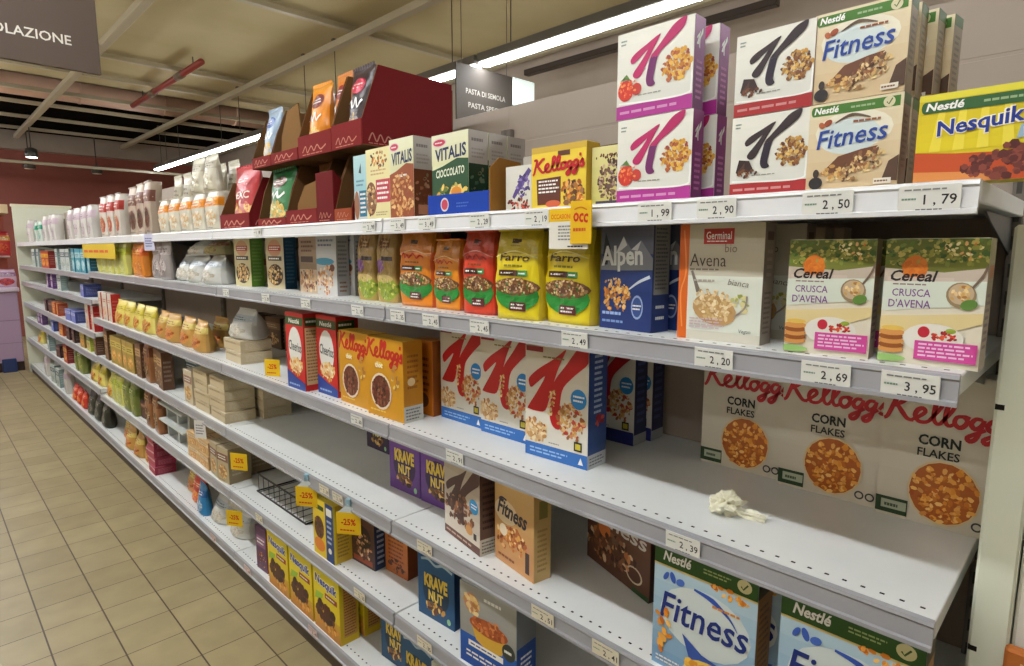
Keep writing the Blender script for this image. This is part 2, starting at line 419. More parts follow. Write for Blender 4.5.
def pouch(w, h, d, base, art=None, side=None, style='pillow', seed=1, mat='plastic_film', seal=None, nu=14, nv=16, sart=None):
    """filled bag. pillow: pinched crimped top; block: squared gusset bag with a folded sloping top; slump: lies soft"""
    rnd = random.Random(seed); ph = [rnd.random() * 6.28 for _ in range(8)]
    side = side or base; ex = 5.0 if style == 'block' else 2.6
    hs = .93 if style == 'pillow' else 1.0
    def hd(v):
        if style == 'block':
            return d * .5 * (1.0 - .06 * math.cos(v * 6.28)) if v < .7 else d * .5 * (1.06 - .1 * (v - .7) / .3)
        if v < .12: return d * .5 * (.8 + .2 * math.sin(v / .12 * 1.57))
        t = min(1, (v - .12) / (.84)); return max(d * .5 * (math.cos(t * 1.57) ** .62), .0025)
    def hw(v):
        if style == 'block': return w * .5 * (1 - .03 * math.sin(v * 9 + ph[0])) * (1 if v < .75 else 1 - .1 * (v - .75) / .25)
        return w * .5 * (.95 + .05 * math.cos(v * 6.28)) + .0015 * math.sin(v * 23 + ph[1])
    def yc(v):
        return d * .5 + ((v - .7) / .3 * d * .16 if style == 'block' and v > .7 else 0)
    def pt(u, v, l, sgn=-1):
        e = 2 * u - 1; q = max(0.0, 1 - abs(e) ** ex) ** (1 / ex if style == 'block' else .55)
        wr = .0022 * math.sin(u * 11 + v * 9 + ph[2]) * math.sin(v * 17 + ph[3]) + .0012 * math.sin(u * 27 + ph[4]) * math.sin(v * 31 + ph[5])
        wr *= min(1, q * 2) * min(1, v * 6)
        if style == 'pillow' and v > .95: wr = .0012 * math.sin(u * 40)
        z = v * h * (1 + .012 * math.sin(u * 5 + ph[6]) * v)
        return (e * hw(v), yc(v) + sgn * (hd(v) * q + l) + wr, z)
    us = [.5 - .5 * math.cos(math.pi * i / nu) for i in range(nu + 1)]; vs = [j / nv for j in range(nv + 1)]
    mb = MB(); V = []; F = []; C = []
    for sgn in (-1, 1):
        o = len(V)
        for v in vs:
            for u in us: V.append(pt(u, v, 0, sgn))
        for j in range(nv):
            for i in range(nu):
                a = o + j * (nu + 1) + i; q = (a, a + 1, a + nu + 2, a + nu + 1); F.append(q if sgn < 0 else q[::-1])
                um = .5 * (us[i] + us[i + 1]); c = base if sgn < 0 and .04 < um < .96 else side
                if style == 'pillow' and vs[j] > .9 and seal: c = seal
                C.append(c)
    o2 = (nu + 1) * (nv + 1)
    for i in range(nu):  # bottom and top closures
        F.append((i, o2 + i, o2 + i + 1, i + 1)); C.append(side)
        b = nv * (nu + 1); F.append((b + i, b + i + 1, o2 + b + i + 1, o2 + b + i)); C.append(base)
    mb.mesh_from(V, F, C, 0, True)
    if art: art(Face(mb, pt, w, h, us[1:-1], vs[1:-1], base=.0012, step=.00015))
    parts = [('', mb.to_mesh('filled_bag', [mat]))]
    if style == 'block':
        fb = MB(); zt = h * .985
        fb.box(-w * .43, yc(1) - d * .52, zt, w * .43, yc(1) - d * .30, h * 1.012, mix(base, (0, 0, 0), .08), .001)
        parts.append(('folded_top', fb.to_mesh('folded_top', [mat])))
    else:
        fb = MB(); n = 18
        for i in range(n):
            a = -w * .5 * .97 + i * w * .97 / n; b = a + w * .97 / n; y0 = d * .5 + (.0018 if i % 2 else -.0018); y1 = d * .5 - (.0018 if i % 2 else -.0018)
            fb.face([(a, y0, h * .99), (b, y1, h * .99), (b, y1, h * 1.045), (a, y0, h * 1.045)], seal or mix(base, (255, 255, 255), .15))
        parts.append(('crimped_seal', fb.to_mesh('crimped_seal', [mat])))
    return parts

COUNT = {}
def put(kind, x, y, z, yaw, label, cat=None, group=None, tilt=0):
    """one thing: the kind's meshes under a fresh top-level object"""
    name, dcat, parts = TYPES[kind]
    root = None
    for pn, me in parts:
        if root is None:
            root = bpy.data.objects.new(name, me); COL.objects.link(root)
            root.location = (x, y, z); root.rotation_euler = (tilt, 0, R(-90 + yaw))
        else:
            c = bpy.data.objects.new(pn, me); COL.objects.link(c); c.parent = root
    tag(root, label, cat or dcat, group)
    return root
def deftype(kind, name, cat, parts): TYPES[kind] = (name, cat, parts)
# ================================================================== product kinds
W = (238, 238, 232); BLK = (28, 26, 28)
OAT = [(205, 160, 90), (226, 190, 120), (176, 120, 60), (238, 214, 160)]
FLK = [(222, 140, 40), (238, 170, 70), (196, 104, 26), (245, 196, 110)]
CHOC = [(80, 46, 30), (110, 66, 42), (56, 32, 24), (140, 92, 60)]
MIXD = [(200, 150, 80), (110, 60, 36), (230, 200, 140), (160, 90, 44)]
REDB = [(196, 40, 36), (224, 90, 60), (150, 24, 30)]

def nestle_band(f, y0, y1, col=(52, 92, 40), txt='Nestlé', badge=True, x1=.97):
    f.rect(.05, y0, x1, y1, col); f.ell(.05, (y0 + y1) / 2, .03, (y1 - y0) / 2, col)
    d = (y1 - y0); f.text(txt, .06, y0 + d * .2, .33, y1 - d * .12, W, .03, .2)
    f.lines(.46, y0 + d * .3, .76, y1 - d * .25, (150, 176, 130), 1)
    if badge:
        f.ell(.86, (y0 + y1) / 2, .06, .06 * f.w / f.h, (214, 208, 170)); f.stroke([(.835, (y0 + y1) / 2), (.855, y0 + d * .25), (.89, y1 - d * .2)], .014, (90, 110, 60), 2, False)

# --- snack bar boxes, top shelf
def a(f):
    f.grad(0, .36, 1, 1, (226, 206, 30), (212, 190, 24)); f.rect(0, .93, 1, 1, (224, 214, 60))
    for i in range(5): f.poly([(.1 + i * .17, .36), (.18 + i * .17, .36), (.2 + i * .15, .8), (.15 + i * .15, .8)], (236, 218, 70))
    nestle_band(f, .79, .92, (50, 96, 50))
    f.text('Nesquik', .145, .5, .75, .74, (244, 240, 225), .06, .1, .1); f.text('Nesquik', .15, .51, .745, .73, (24, 52, 140), .025, .1, .1)
    f.poly([(.7, .42), (.98, .5), (1, .66), (.72, .56)], (150, 176, 196)); f.text('BARRETTE', .74, .47, .98, .56, W, .02, 0, .16)
    f.poly([(0, 0), (1, 0), (1, .4), (.62, .3), (.3, .32), (0, .36)], (196, 80, 36)); f.poly([(0, 0), (.6, 0), (.5, .1), (0, .14)], (216, 140, 74))
    f.flakes(.66, .2, .3, .16, [(112, 52, 44), (140, 70, 56), (84, 34, 32)], 90, .07, 3, .2, .95)
deftype('nesquik_bars', 'snack_bar_box', 'snack box', carton(.15, .115, .05, (220, 200, 30), (200, 96, 40), (226, 210, 60), a))

def fit_bar(f):
    f.grad(0, 0, 1, 1, (206, 180, 140), (226, 214, 180), 6); f.ell(.5, .66, .42, .22, (232, 226, 204)); f.ell(.46, .6, .34, .2, (206, 218, 216))
    nestle_band(f, .86, .97, (70, 120, 44))
    f.stroke([(.3, .76), (.48, .83), (.68, .78)], [.01, .04, .012], (96, 78, 60)); f.ell(.22, .77, .05, .035, (150, 70, 40), rot=.6); f.ell(.15, .75, .04, .03, (170, 90, 50), rot=2.2)
    f.text('Fitness', .12, .5, .87, .71, (38, 70, 150), .012, .22, .07)
    f.lines(.5, .73, .84, .78, (150, 90, 60), 1)
    f.poly([(.18, .2), (.52, .18), (.78, .46), (.62, .44), (.36, .38)], (108, 66, 44)); f.flakes(.62, .26, .27, .13, [(214, 178, 110), (230, 206, 150), (150, 96, 60), (90, 56, 40)], 110, .055, 7, .5)
    f.poly([(.84, .08), (1, .06), (1, .34), (.9, .28)], (84, 60, 46)); f.flakes(.3, .2, .12, .08, OAT, 24, .06, 2)
    f.ell(.12, .09, .08, .07, (44, 40, 42)); f.ell(.12, .2, .035, .05, (60, 48, 44)); f.rect(.76, .04, .94, .1, (228, 222, 206)); f.lines(.77, .05, .93, .09, (130, 90, 60), 1)
def fit_bar_side(s):
    s.grad(0, 0, 1, 1, (138, 118, 86), (152, 136, 104)); s.lines(.2, .2, .8, .8, (110, 90, 62), 9); s.rect(0, .88, 1, 1, (80, 112, 52))
deftype('fitness_bars', 'snack_bar_box', 'snack box', carton(.12, .125, .036, (216, 196, 156), (142, 124, 92), (120, 80, 60), fit_bar, fit_bar_side))

def kbar(kc, kd, stripe, pal, straw):
    def art(f):
        f.grad(0, .16, 1, 1, (214, 214, 204), (228, 226, 214)); f.rect(0, 0, 1, .16, stripe); f.lines(.05, .05, .95, .11, mix(stripe, W, .5), 1, fill=.5)
        f.stroke([(.03, .19), (.5, .165), (.93, .17), (.985, .26), (.985, .5)], .02, W)
        f.flakes(.8, .5, .19, .17, pal, 130, .06, 4, .75); f.lines(.05, .85, .13, .93, (120, 140, 130), 2); f.lines(.3, .24, .66, .27, (150, 150, 140), 1)
        big_k(f, .19, .325, .905, 1.0, kc, kd, True)
        if straw:
            f.ell(.13, .33, .11, .12, (206, 56, 40)); f.ell(.28, .33, .07, .07, (190, 60, 52)); f.flakes(.16, .36, .13, .11, [(226, 100, 52), (204, 44, 40), (240, 150, 80)], 46, .04, 3)
            f.poly([(.05, .45), (.14, .52), (.2, .44), (.12, .47)], (96, 130, 56))
        else:
            f.poly([(.08, .3), (.12, .46), (.26, .44), (.33, .3)], (54, 36, 34)); f.poly([(.1, .3), (.2, .42), (.2, .3)], (84, 56, 46)); f.flakes(.24, .29, .14, .05, CHOC, 30, .05, 5)
    def sart(s):
        s.grad(0, 0, 1, 1, mix(stripe, (60, 20, 70), .55), mix(stripe, (90, 30, 90), .3)); big_k(s, .2, .66, .75, .86, W); s.lines(.25, .1, .8, .55, mix(stripe, W, .35), 7)
    return art, sart
a_, s_ = kbar((196, 36, 96), (110, 34, 96), (170, 48, 138), [(214, 160, 50), (232, 190, 90), (180, 110, 40), (150, 60, 50)], True)
deftype('kbars_straw', 'snack_bar_box', 'snack box', carton(.154, .152, .037, (224, 222, 212), (112, 26, 88), (206, 202, 196), a_, s_))
a_, s_ = kbar((52, 38, 40), (40, 30, 46), (164, 40, 42), [(190, 140, 60), (120, 70, 40), (226, 190, 110), (90, 50, 36)], False)
deftype('kbars_choc', 'snack_bar_box', 'snack box', carton(.12, .124, .05, (222, 218, 206), (96, 30, 34), (206, 202, 196), a_, s_))

def a(f):
    f.grad(0, 0, 1, 1, (224, 196, 60), (236, 206, 60)); f.rect(0, .9, 1, 1, (206, 170, 60)); f.rect(.5, .82, .72, .9, (90, 50, 36))
    f.poly([(.12, .06), (.56, .06), (.56, .5), (.1, .48)], (96, 48, 32)); f.lines(.14, .24, .53, .47, W, 4); f.flakes(.78, .22, .2, .2, CHOC + FLK, 60, .1, 3); f.ell(.42, .07, .14, .06, (206, 96, 60))
    kscript(f, .03, .58, .97, .82, (190, 26, 36), .04, .05)
deftype('kellogg_bars', 'snack_bar_box', 'snack box', carton(.148, .128, .045, (232, 204, 66), (196, 160, 50), None, a))
def a(f):
    f.grad(0, 0, 1, 1, (206, 198, 110), (222, 214, 150)); f.flakes(.58, .42, .36, .36, [(96, 66, 54), (130, 94, 76), (60, 40, 38), (206, 180, 150)], 140, .12, 6); f.flakes(.5, .82, .4, .06, CHOC, 22, .1, 8); f.rect(.14, .02, .9, .08, (70, 60, 80))
deftype('nut_bars', 'snack_bar_box', 'snack box', carton(.078, .114, .045, (212, 204, 130), (170, 160, 100), None, a))
def a(f):
    f.grad(0, 0, 1, 1, (206, 204, 190), (216, 214, 204)); f.stroke([(.3, .3), (.6, .6), (.95, .9)], [.1, .2, .14], (84, 66, 130)); f.flakes(.7, .55, .25, .25, [(96, 76, 150), (60, 46, 96), (140, 120, 180)], 40, .12, 5); f.flakes(.5, .14, .45, .14, REDB + CHOC, 40, .12, 2)
deftype('berry_bars', 'snack_bar_box', 'snack box', carton(.08, .1, .05, (208, 206, 194), (188, 184, 174), (180, 176, 168), a))
def a(f): f.lines(.1, .2, .9, .7, (120, 110, 100), 2)
deftype('grey_bars', 'snack_bar_box', 'snack box', carton(.1, .135, .045, (186, 178, 166), (180, 172, 160), (120, 84, 70), a))

# --- muesli boxes
def vit(low, green):
    def art(f):
        f.grad(0, .62, 1, 1, (216, 214, 170), (222, 222, 190)); f.poly([(0, 0), (1, 0), (1, .66), (.7, .68), (.3, .6), (0, .56)], low)
        f.ell(.22, .9, .2, .055, (216, 196, 196)); f.ell(.22, .9, .17, .042, (196, 60, 84)); f.lines(.1, .885, .34, .915, W, 1)
        f.text('VITALIS', .1, .68, .95, .84, (28, 44, 84), .03, .06, .06)
        if green:
            f.text('CIOCCOLATO', .12, .47, .9, .57, (220, 226, 200), .03, .1, .05); f.flakes(.55, .26, .42, .13, [(226, 170, 60), (240, 210, 110), (80, 110, 50)], 40, .12, 3); f.poly([(.42, .16), (.9, .2), (.8, .36), (.55, .33)], (232, 200, 120)); f.ell(.68, .27, .14, .06, (222, 140, 40))
        else:
            f.flakes(.5, .28, .5, .3, [(196, 128, 66), (214, 160, 96), (150, 84, 44), (232, 190, 130)], 120, .12, 9); f.lines(.3, .5, .8, .57, W, 1)
    def sart(s):
        s.rect(0, .6, 1, 1, (176, 168, 158)); s.rect(0, 0, 1, .6, mix(low, (20, 20, 20), .35)); s.lines(.15, .85, .85, .93, (120, 112, 108), 1); s.lines(.15, .66, .85, .8, (150, 142, 134), 3)
        s.flakes(.5, .32, .42, .26, [mix(low, W, .3), mix(low, (0, 0, 0), .3), (120, 110, 80)], 30, .2, 4); s.rect(.2, .04, .8, .16, mix(low, W, .25))
    return art, sart
a_, s_ = vit((30, 74, 40), True)
deftype('muesli_green', 'muesli_box', 'cereal box', carton(.142, .195, .062, (216, 216, 176), (160, 154, 144), (206, 196, 186), a_, s_))
a_, s_ = vit((150, 74, 36), False)
deftype('muesli_brown', 'muesli_box', 'cereal box', carton(.112, .212, .062, (216, 216, 176), (170, 164, 154), (206, 196, 186), a_, s_))
def a(f):
    f.grad(0, 0, 1, 1, (222, 212, 156), (228, 218, 160)); f.flakes(.52, .82, .36, .13, FLK + CHOC, 34, .1, 4); f.lines(.2, .62, .85, .72, (196, 160, 110), 2)
    f.ell(.2, .3, .24, .24, (130, 84, 50)); f.flakes(.2, .3, .22, .22, OAT + CHOC, 60, .12, 5); f.rect(.42, .24, 1, .56, (190, 60, 76)); f.lines(.47, .27, .96, .54, W, 4); f.lines(.4, .05, .9, .12, (170, 150, 120), 2)
deftype('muesli_pink', 'muesli_box', 'cereal box', carton(.122, .199, .06, (226, 216, 160), (196, 186, 140), None, a))
def a(f):
    f.grad(0, .46, 1, 1, (150, 196, 206), (176, 208, 210)); f.rect(0, 0, 1, .46, (200, 206, 200)); f.rect(.4, .06, .95, .46, (30, 110, 140)); f.lines(.46, .1, .9, .44, W, 5); f.ell(.2, .24, .2, .22, (150, 100, 70)); f.poly([(.4, .74), (.6, .72), (.58, .88)], (40, 60, 60)); f.lines(.2, .52, .8, .64, (90, 130, 150), 2)
deftype('muesli_sky', 'muesli_box', 'cereal box', carton(.072, .19, .06, (170, 200, 205), (120, 150, 160), None, a))

# --- second shelf
def cereal(f):
    f.rect(0, 0, 1, 1, (226, 218, 196)); f.grad(0, .74, 1, 1, (120, 124, 50), (92, 104, 36)); f.flakes(.5, .9, .5, .1, [(90, 120, 40), (150, 150, 60), (60, 90, 36), (190, 176, 90)], 130, .07, 3, square=True); f.flakes(.72, .9, .22, .08, [(216, 206, 120), (224, 120, 50), (240, 230, 170)], 34, .05, 8)
    f.poly([(0, .66), (1, .66), (1, .78), (.6, .74), (0, .77)], (196, 182, 164)); f.ell(.31, .77, .13, .1, (216, 120, 34)); f.flakes(.31, .79, .12, .07, [(224, 130, 40), (208, 108, 30)], 30, .08, 2)
    f.rect(.04, .63, .7, .7, (206, 190, 176))
    f.poly([(0, .42), (1, .5), (1, .68), (0, .66)], (214, 222, 206)); f.text('Cereal', .07, .665, .53, .755, (36, 28, 32), .025, .25); f.lines(.1, .63, .5, .655, (150, 120, 120), 1); f.text('CRUSCA', .1, .545, .49, .605, (126, 74, 142), .008); f.text("D'AVENA", .07, .455, .5, .52, (126, 74, 142), .008)
    f.poly([(.0, .2), (.62, .26), (1, .36), (1, .44), (.4, .4), (0, .38)], (226, 206, 150))
    f.ell(.78, .57, .14, .1, (150, 128, 96), rot=.5); f.ell(.78, .58, .12, .08, (196, 172, 140), rot=.5); f.flakes(.78, .58, .1, .06, OAT, 24, .05, 6, .5); f.stroke([(.88, .63), (.96, .72), (1, .8)], .025, (120, 100, 84)); f.ell(.86, .5, .08, .04, (96, 136, 60), rot=.3)
    for i in range(5): f.ell(.13, .11 + i * .035, .14, .028, (150, 84, 36) if i % 2 else (214, 150, 80))
    f.ell(.14, .285, .12, .02, (226, 190, 90)); f.ell(.55, .22, .3, .12, (230, 226, 214)); f.ell(.46, .27, .06, .045, (196, 40, 60)); f.flakes(.64, .24, .14, .04, REDB, 18, .06, 2); f.ell(.72, .29, .05, .02, (150, 170, 60)); f.rect(.38, .05, .98, .2, (206, 70, 150)); f.lines(.42, .07, .95, .19, (236, 200, 226), 4); f.ell(.1, .04, .2, .03, (150, 190, 110))
def cereal_side(s): s.grad(0, 0, 1, 1, (196, 176, 160), (150, 140, 96)); s.lines(.15, .15, .85, .6, (130, 100, 110), 8); s.rect(.1, .7, .9, .8, (180, 120, 70))
deftype('bran_box', 'oat_bran_box', 'cereal box', carton(.118, .175, .04, (222, 214, 190), (176, 160, 140), (206, 206, 180), cereal, cereal_side))

def avena(f):
    f.grad(0, 0, 1, 1, (206, 202, 186), (190, 182, 160)); f.rect(0, 0, .12, 1, (214, 100, 24)); f.stroke([(.06, .1), (.03, .4), (.09, .6), (.05, .95)], .02, (232, 140, 70))
    f.poly([(.12, .08), (1, .08), (1, .56), (.12, .56)], (216, 220, 206)); f.rect(.3, .83, .66, .96, (168, 40, 34)); f.text('Germinal', .33, .87, .63, .935, W, .01); f.lines(.34, .845, .62, .862, W, 1)
    f.text('bio', .56, .76, .7, .83, (130, 110, 96), .0); f.text('Avena', .14, .64, .58, .75, (70, 58, 50), -.005); f.lines(.14, .6, .56, .63, (130, 116, 100), 1)
    f.stroke([(.17, .6), (.22, .5), (.26, .42)], [.03, .04, .06], (120, 110, 100)); f.ell(.46, .27, .27, .13, (190, 150, 96), rot=-.25); f.flakes(.45, .31, .25, .13, [(226, 200, 150), (206, 170, 110), (240, 224, 186), (180, 140, 84)], 110, .06, 4, -.25); f.flakes(.76, .33, .1, .08, [(150, 160, 80), (220, 210, 150)], 16, .07, 3); f.stroke([(.7, .22), (.82, .3), (.84, .4)], .02, (150, 140, 130))
    f.lines(.2, .5, .5, .54, (170, 160, 150), 1); f.text('bianca', .62, .48, .86, .53, (120, 110, 100), 0, .2, -.1); f.lines(.16, .1, .6, .2, (206, 180, 190), 4)
    f.text('Vegan', .76, .08, .9, .12, (60, 70, 60), 0, .2)
def avena_side(s): s.grad(0, 0, 1, 1, (150, 138, 124), (166, 152, 138)); s.lines(.2, .08, .8, .45, (110, 96, 88), 9); s.rect(.2, .86, .8, .93, (110, 90, 84)); s.lines(.25, .55, .8, .8, (190, 176, 160), 4)
deftype('oat_box', 'oat_flake_box', 'cereal box', carton(.152, .205, .046, (206, 200, 182), (158, 144, 130), (200, 196, 180), avena, avena_side))
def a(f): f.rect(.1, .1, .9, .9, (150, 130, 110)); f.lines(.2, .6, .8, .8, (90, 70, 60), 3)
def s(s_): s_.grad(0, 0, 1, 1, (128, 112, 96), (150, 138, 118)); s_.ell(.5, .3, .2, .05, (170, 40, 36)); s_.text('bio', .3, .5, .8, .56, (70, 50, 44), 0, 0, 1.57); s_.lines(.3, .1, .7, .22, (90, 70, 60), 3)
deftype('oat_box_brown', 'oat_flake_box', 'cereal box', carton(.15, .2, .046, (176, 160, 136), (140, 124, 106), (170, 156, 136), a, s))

def alpen(f):
    f.grad(0, 0, 1, .7, (26, 50, 106), (40, 60, 110)); f.grad(0, .7, 1, 1, (96, 100, 116), (80, 82, 100))
    f.poly([(0, .62), (.12, .8), (.28, .7), (.45, .86), (.6, .74), (.78, .82), (1, .66), (1, .56), (0, .54)], (126, 130, 140)); f.poly([(.3, .7), (.45, .86), (.52, .78), (.42, .74)], (214, 216, 220)); f.poly([(.6, .74), (.78, .82), (.72, .73)], (206, 208, 214))
    f.poly([(.02, .6), (.1, .9), (.2, .75), (.14, .6)], (40, 44, 50)); f.grad(0, .0, 1, .55, (24, 46, 104), (34, 58, 116))
    f.text('Alpen', .02, .54, .82, .78, (222, 226, 226), .03, 0, .03); f.flakes(.34, .3, .26, .14, MIXD + FLK, 90, .08, 7); f.flakes(.3, .42, .2, .06, OAT, 22, .06, 3); f.stroke([(.58, .38), (.76, .45), (.96, .5)], [.02, .04, .05], (196, 206, 220))
    f.lines(.06, .12, .5, .18, (150, 176, 220), 1); f.lines(.06, .05, .55, .1, (120, 150, 200), 1); f.ell(.74, .22, .11, .11, (150, 170, 210)); f.ell(.74, .22, .09, .09, (50, 76, 136)); f.lines(.66, .19, .82, .25, W, 2)
def alpen_side(s): s.grad(0, 0, 1, 1, (40, 58, 116), (92, 94, 118)); s.rect(.06, .34, .94, .97, (150, 148, 140)); s.lines(.14, .38, .86, .94, (96, 96, 104), 16); s.lines(.2, .2, .8, .26, W, 1); s.lines(.2, .1, .8, .16, W, 1)
deftype('alpine_muesli', 'muesli_box', 'cereal box', carton(.13, .217, .055, (34, 56, 114), (60, 70, 116), (110, 112, 124), alpen, alpen_side))

def oatbag(body, txtcol, word):
    def art(f):
        f.grad(0, .74, 1, 1, mix(body, (70, 50, 0), .22), mix(body, (40, 30, 0), .3)); f.rect(.4, .85, .6, .9, (50, 30, 20)); f.lines(.38, .81, .62, .84, mix(body, (60, 40, 0), .5), 1)  # shade of the sloping bag top painted in as a darker gradient
        f.stroke([(.05, .7), (.5, .765), (.95, .7)], .02, mix(body, W, .5))
        if word: f.text(word, .18, .655, .82, .74, txtcol, .02, .3)
        else: f.stroke([(.15, .66), (.22, .72), (.26, .66), (.34, .7), (.4, .66), (.5, .72), (.6, .66), (.7, .7), (.8, .67)], .03, txtcol)
        f.lines(.28, .58, .72, .63, mix(body, (60, 60, 0), .55), 1); f.rect(.16, .49, .56, .555, (70, 34, 30)); f.rect(.56, .49, .76, .555, (50, 130, 60)); f.lines(.2, .505, .52, .54, W, 1); f.lines(.59, .505, .73, .54, W, 1)
        f.ell(.52, .27, .44, .17, (40, 140, 56)); f.ell(.52, .37, .45, .1, (110, 70, 40)); f.flakes(.52, .38, .42, .085, [(226, 196, 140), (150, 100, 60), (240, 220, 180), (120, 70, 44), (206, 160, 100)], 110, .06, 5)
        f.ell(.5, .36, .2, .04, (96, 60, 40)); f.flakes(.5, .365, .18, .032, CHOC, 20, .05, 3); f.rect(.38, .1, .72, .2, (96, 40, 44)); f.lines(.41, .115, .69, .19, W, 2)
    return art
deftype('bag_yellow', 'muesli_bag', 'bag', pouch(.14, .205, .075, (222, 200, 24), oatbag((222, 200, 24), (70, 44, 20), 'Farro'), (196, 170, 36), 'block', 3))
deftype('bag_red', 'muesli_bag', 'bag', pouch(.115, .206, .08, (216, 62, 32), oatbag((216, 62, 32), (150, 30, 24), None), (180, 44, 30), 'block', 5))
deftype('bag_orange', 'muesli_bag', 'bag', pouch(.165, .208, .075, (226, 132, 22), oatbag((226, 132, 22), (196, 40, 30), None), (200, 84, 24), 'block', 7))
deftype('bag_orange_small', 'muesli_bag', 'bag', pouch(.115, .187, .07, (226, 140, 24), oatbag((226, 140, 24), (196, 50, 30), None), (190, 74, 22), 'block', 8))
def a(f):
    f.grad(0, 0, 1, 1, (176, 150, 80), (150, 118, 66)); f.rect(.2, .78, .75, .92, (110, 70, 40)); f.lines(.25, .8, .7, .9, (200, 170, 110), 2); f.rect(.3, .6, .9, .66, (50, 36, 40)); f.ell(.28, .52, .22, .1, (130, 80, 150)); f.ell(.6, .2, .42, .18, (140, 160, 50)); f.flakes(.6, .2, .4, .16, [(150, 176, 60), (96, 120, 40), (210, 206, 110)], 60, .1, 5); f.ell(.5, .34, .4, .06, (196, 170, 110))
deftype('bag_beige', 'grain_bag', 'bag', pouch(.105, .213, .06, (180, 154, 90), a, (150, 110, 70), 'block', 11))
def a(f):
    f.grad(0, 0, 1, 1, (206, 206, 204), (176, 176, 176)); f.lines(.1, .78, .9, .93, (90, 100, 120), 2); f.ell(.4, .55, .5, .06, (60, 140, 170)); f.flakes(.45, .25, .42, .24, [(196, 130, 70), (230, 190, 140), (150, 80, 40), (240, 226, 200)], 80, .12, 6); f.ell(.8, .45, .12, .06, (110, 60, 36))
deftype('nut_cereal_white', 'cereal_box', 'cereal box', carton(.142, .217, .05, (206, 206, 204), (164, 162, 158), None, a, lambda s: (s.lines(.15, .3, .85, .9, (120, 120, 120), 9), s.lines(.2, .05, .8, .25, (130, 90, 60), 3))))
def a(f):
    f.grad(0, .4, 1, 1, (130, 110, 84), (176, 150, 124)); f.rect(.1, .52, .8, .62, (60, 40, 34)); f.lines(.15, .68, .85, .9, (100, 60, 44), 3); f.flakes(.5, .2, .5, .2, [(230, 206, 160), (120, 60, 40), (206, 150, 90), (80, 44, 34)], 80, .12, 4)
deftype('nut_cereal_brown', 'cereal_box', 'cereal box', carton(.15, .22, .05, (196, 176, 150), (150, 130, 110), None, a))
def grainbox(fr, sidec, key):
    def art(f):
        f.grad(0, .4, 1, 1, mix(fr, W, .1), fr); f.ell(.5, .75, .36, .16, mix(fr, (200, 60, 40), .3)); f.rect(.15, .7, .85, .8, (176, 60, 50)); f.lines(.2, .71, .8, .79, W, 2); f.rect(.12, .52, .88, .6, (60, 56, 44)); f.lines(.17, .53, .83, .59, W, 1)
        f.ell(.5, .26, .42, .2, (60, 44, 34)); f.flakes(.5, .26, .38, .18, OAT, 70, .1, key)
    def sart(s): s.grad(0, 0, 1, 1, sidec, mix(sidec, W, .08)); s.lines(.15, .1, .85, .9, mix(sidec, W, .22), 12)
    return art, sart
a_, s_ = grainbox((206, 196, 150), (84, 122, 34), 3)
deftype('grain_green', 'grain_box', 'cereal box', carton(.165, .223, .058, (206, 196, 150), (84, 122, 34), None, a_, s_))
a_, s_ = grainbox((190, 176, 140), (22, 62, 88), 5)
deftype('grain_teal', 'grain_box', 'cereal box', carton(.13, .223, .055, (190, 176, 140), (22, 62, 88), None, a_, s_))

# --- third shelf
def corn(f):
    f.grad(0, 0, 1, 1, (206, 196, 176), (216, 208, 190)); kscript(f, .02, .66, 1.03, .835, (190, 34, 42), .04, .0)
    f.text('CORN', .32, .53, .66, .6, (26, 34, 30), .03); f.text('FLAKES', .32, .455, .66, .51, (26, 34, 30), .018)
    f.rect(.0, .02, .28, .13, (36, 60, 30)); f.rect(.05, .05, .27, .11, (170, 176, 150)); f.lines(.08, .055, .22, .1, (70, 80, 60), 1)
    f.ell(.56, .235, .3, .215, (216, 192, 146)); f.ell(.56, .235, .28, .2, (176, 92, 30)); f.flakes(.56, .235, .27, .19, FLK + [(170, 80, 20)], 170, .06, 4)
    for x in (.84, .94): f.ell(x, .07, .045, .03, (60, 60, 56)); f.ell(x, .07, .03, .019, (200, 190, 172))
deftype('corn_flakes', 'cereal_box', 'cereal box', carton(.188, .285, .062, (212, 202, 184), (176, 166, 150), None, corn))

def specialk(f):
    f.grad(0, .1, 1, 1, (226, 222, 210), (208, 200, 180)); f.rect(0, 0, 1, .12, (52, 110, 186)); f.lines(.08, .03, .7, .09, (150, 190, 230), 2); f.poly([(.86, .03), (.94, .03), (.9, .09)], W)
    f.flakes(.17, .25, .2, .09, [(226, 190, 130), (196, 140, 80), (170, 90, 50), (240, 220, 180)], 80, .075, 5); f.flakes(.74, .38, .2, .16, [(206, 160, 90), (226, 190, 130), (160, 100, 50), (190, 60, 50)], 110, .07, 9, .5); big_k(f, .0, .285, 1.0, 1.005, (184, 28, 28))
    f.flakes(.43, .5, .05, .13, OAT, 26, .05, 3, -.25); f.flakes(.17, .22, .19, .08, [(226, 190, 130), (196, 140, 80), (240, 220, 180)], 50, .075, 6); f.ell(.86, .58, .12, .085, (40, 130, 196)); f.lines(.78, .55, .95, .62, W, 2); f.rect(.8, .14, .92, .22, (40, 40, 36)); f.rect(.82, .155, .9, .205, (206, 190, 60)); f.rect(.02, .93, .3, .975, (150, 40, 40)); f.lines(.3, .88, .7, .91, (130, 120, 70), 1); f.lines(.4, .145, .6, .165, (150, 150, 150), 1)
def specialk_side(s): s.grad(0, 0, 1, 1, (60, 86, 140), (26, 56, 126)); s.lines(.3, .45, .75, .96, (190, 206, 230), 11); s.rect(0, 0, 1, .12, (196, 200, 204)); s.lines(.1, .02, .9, .1, (120, 124, 130), 3); s.flakes(.6, .4, .2, .06, REDB, 10, .2, 3)
deftype('k_red', 'cereal_box', 'cereal box', carton(.188, .282, .075, (222, 216, 202), (36, 62, 124), (206, 200, 186), specialk, specialk_side))
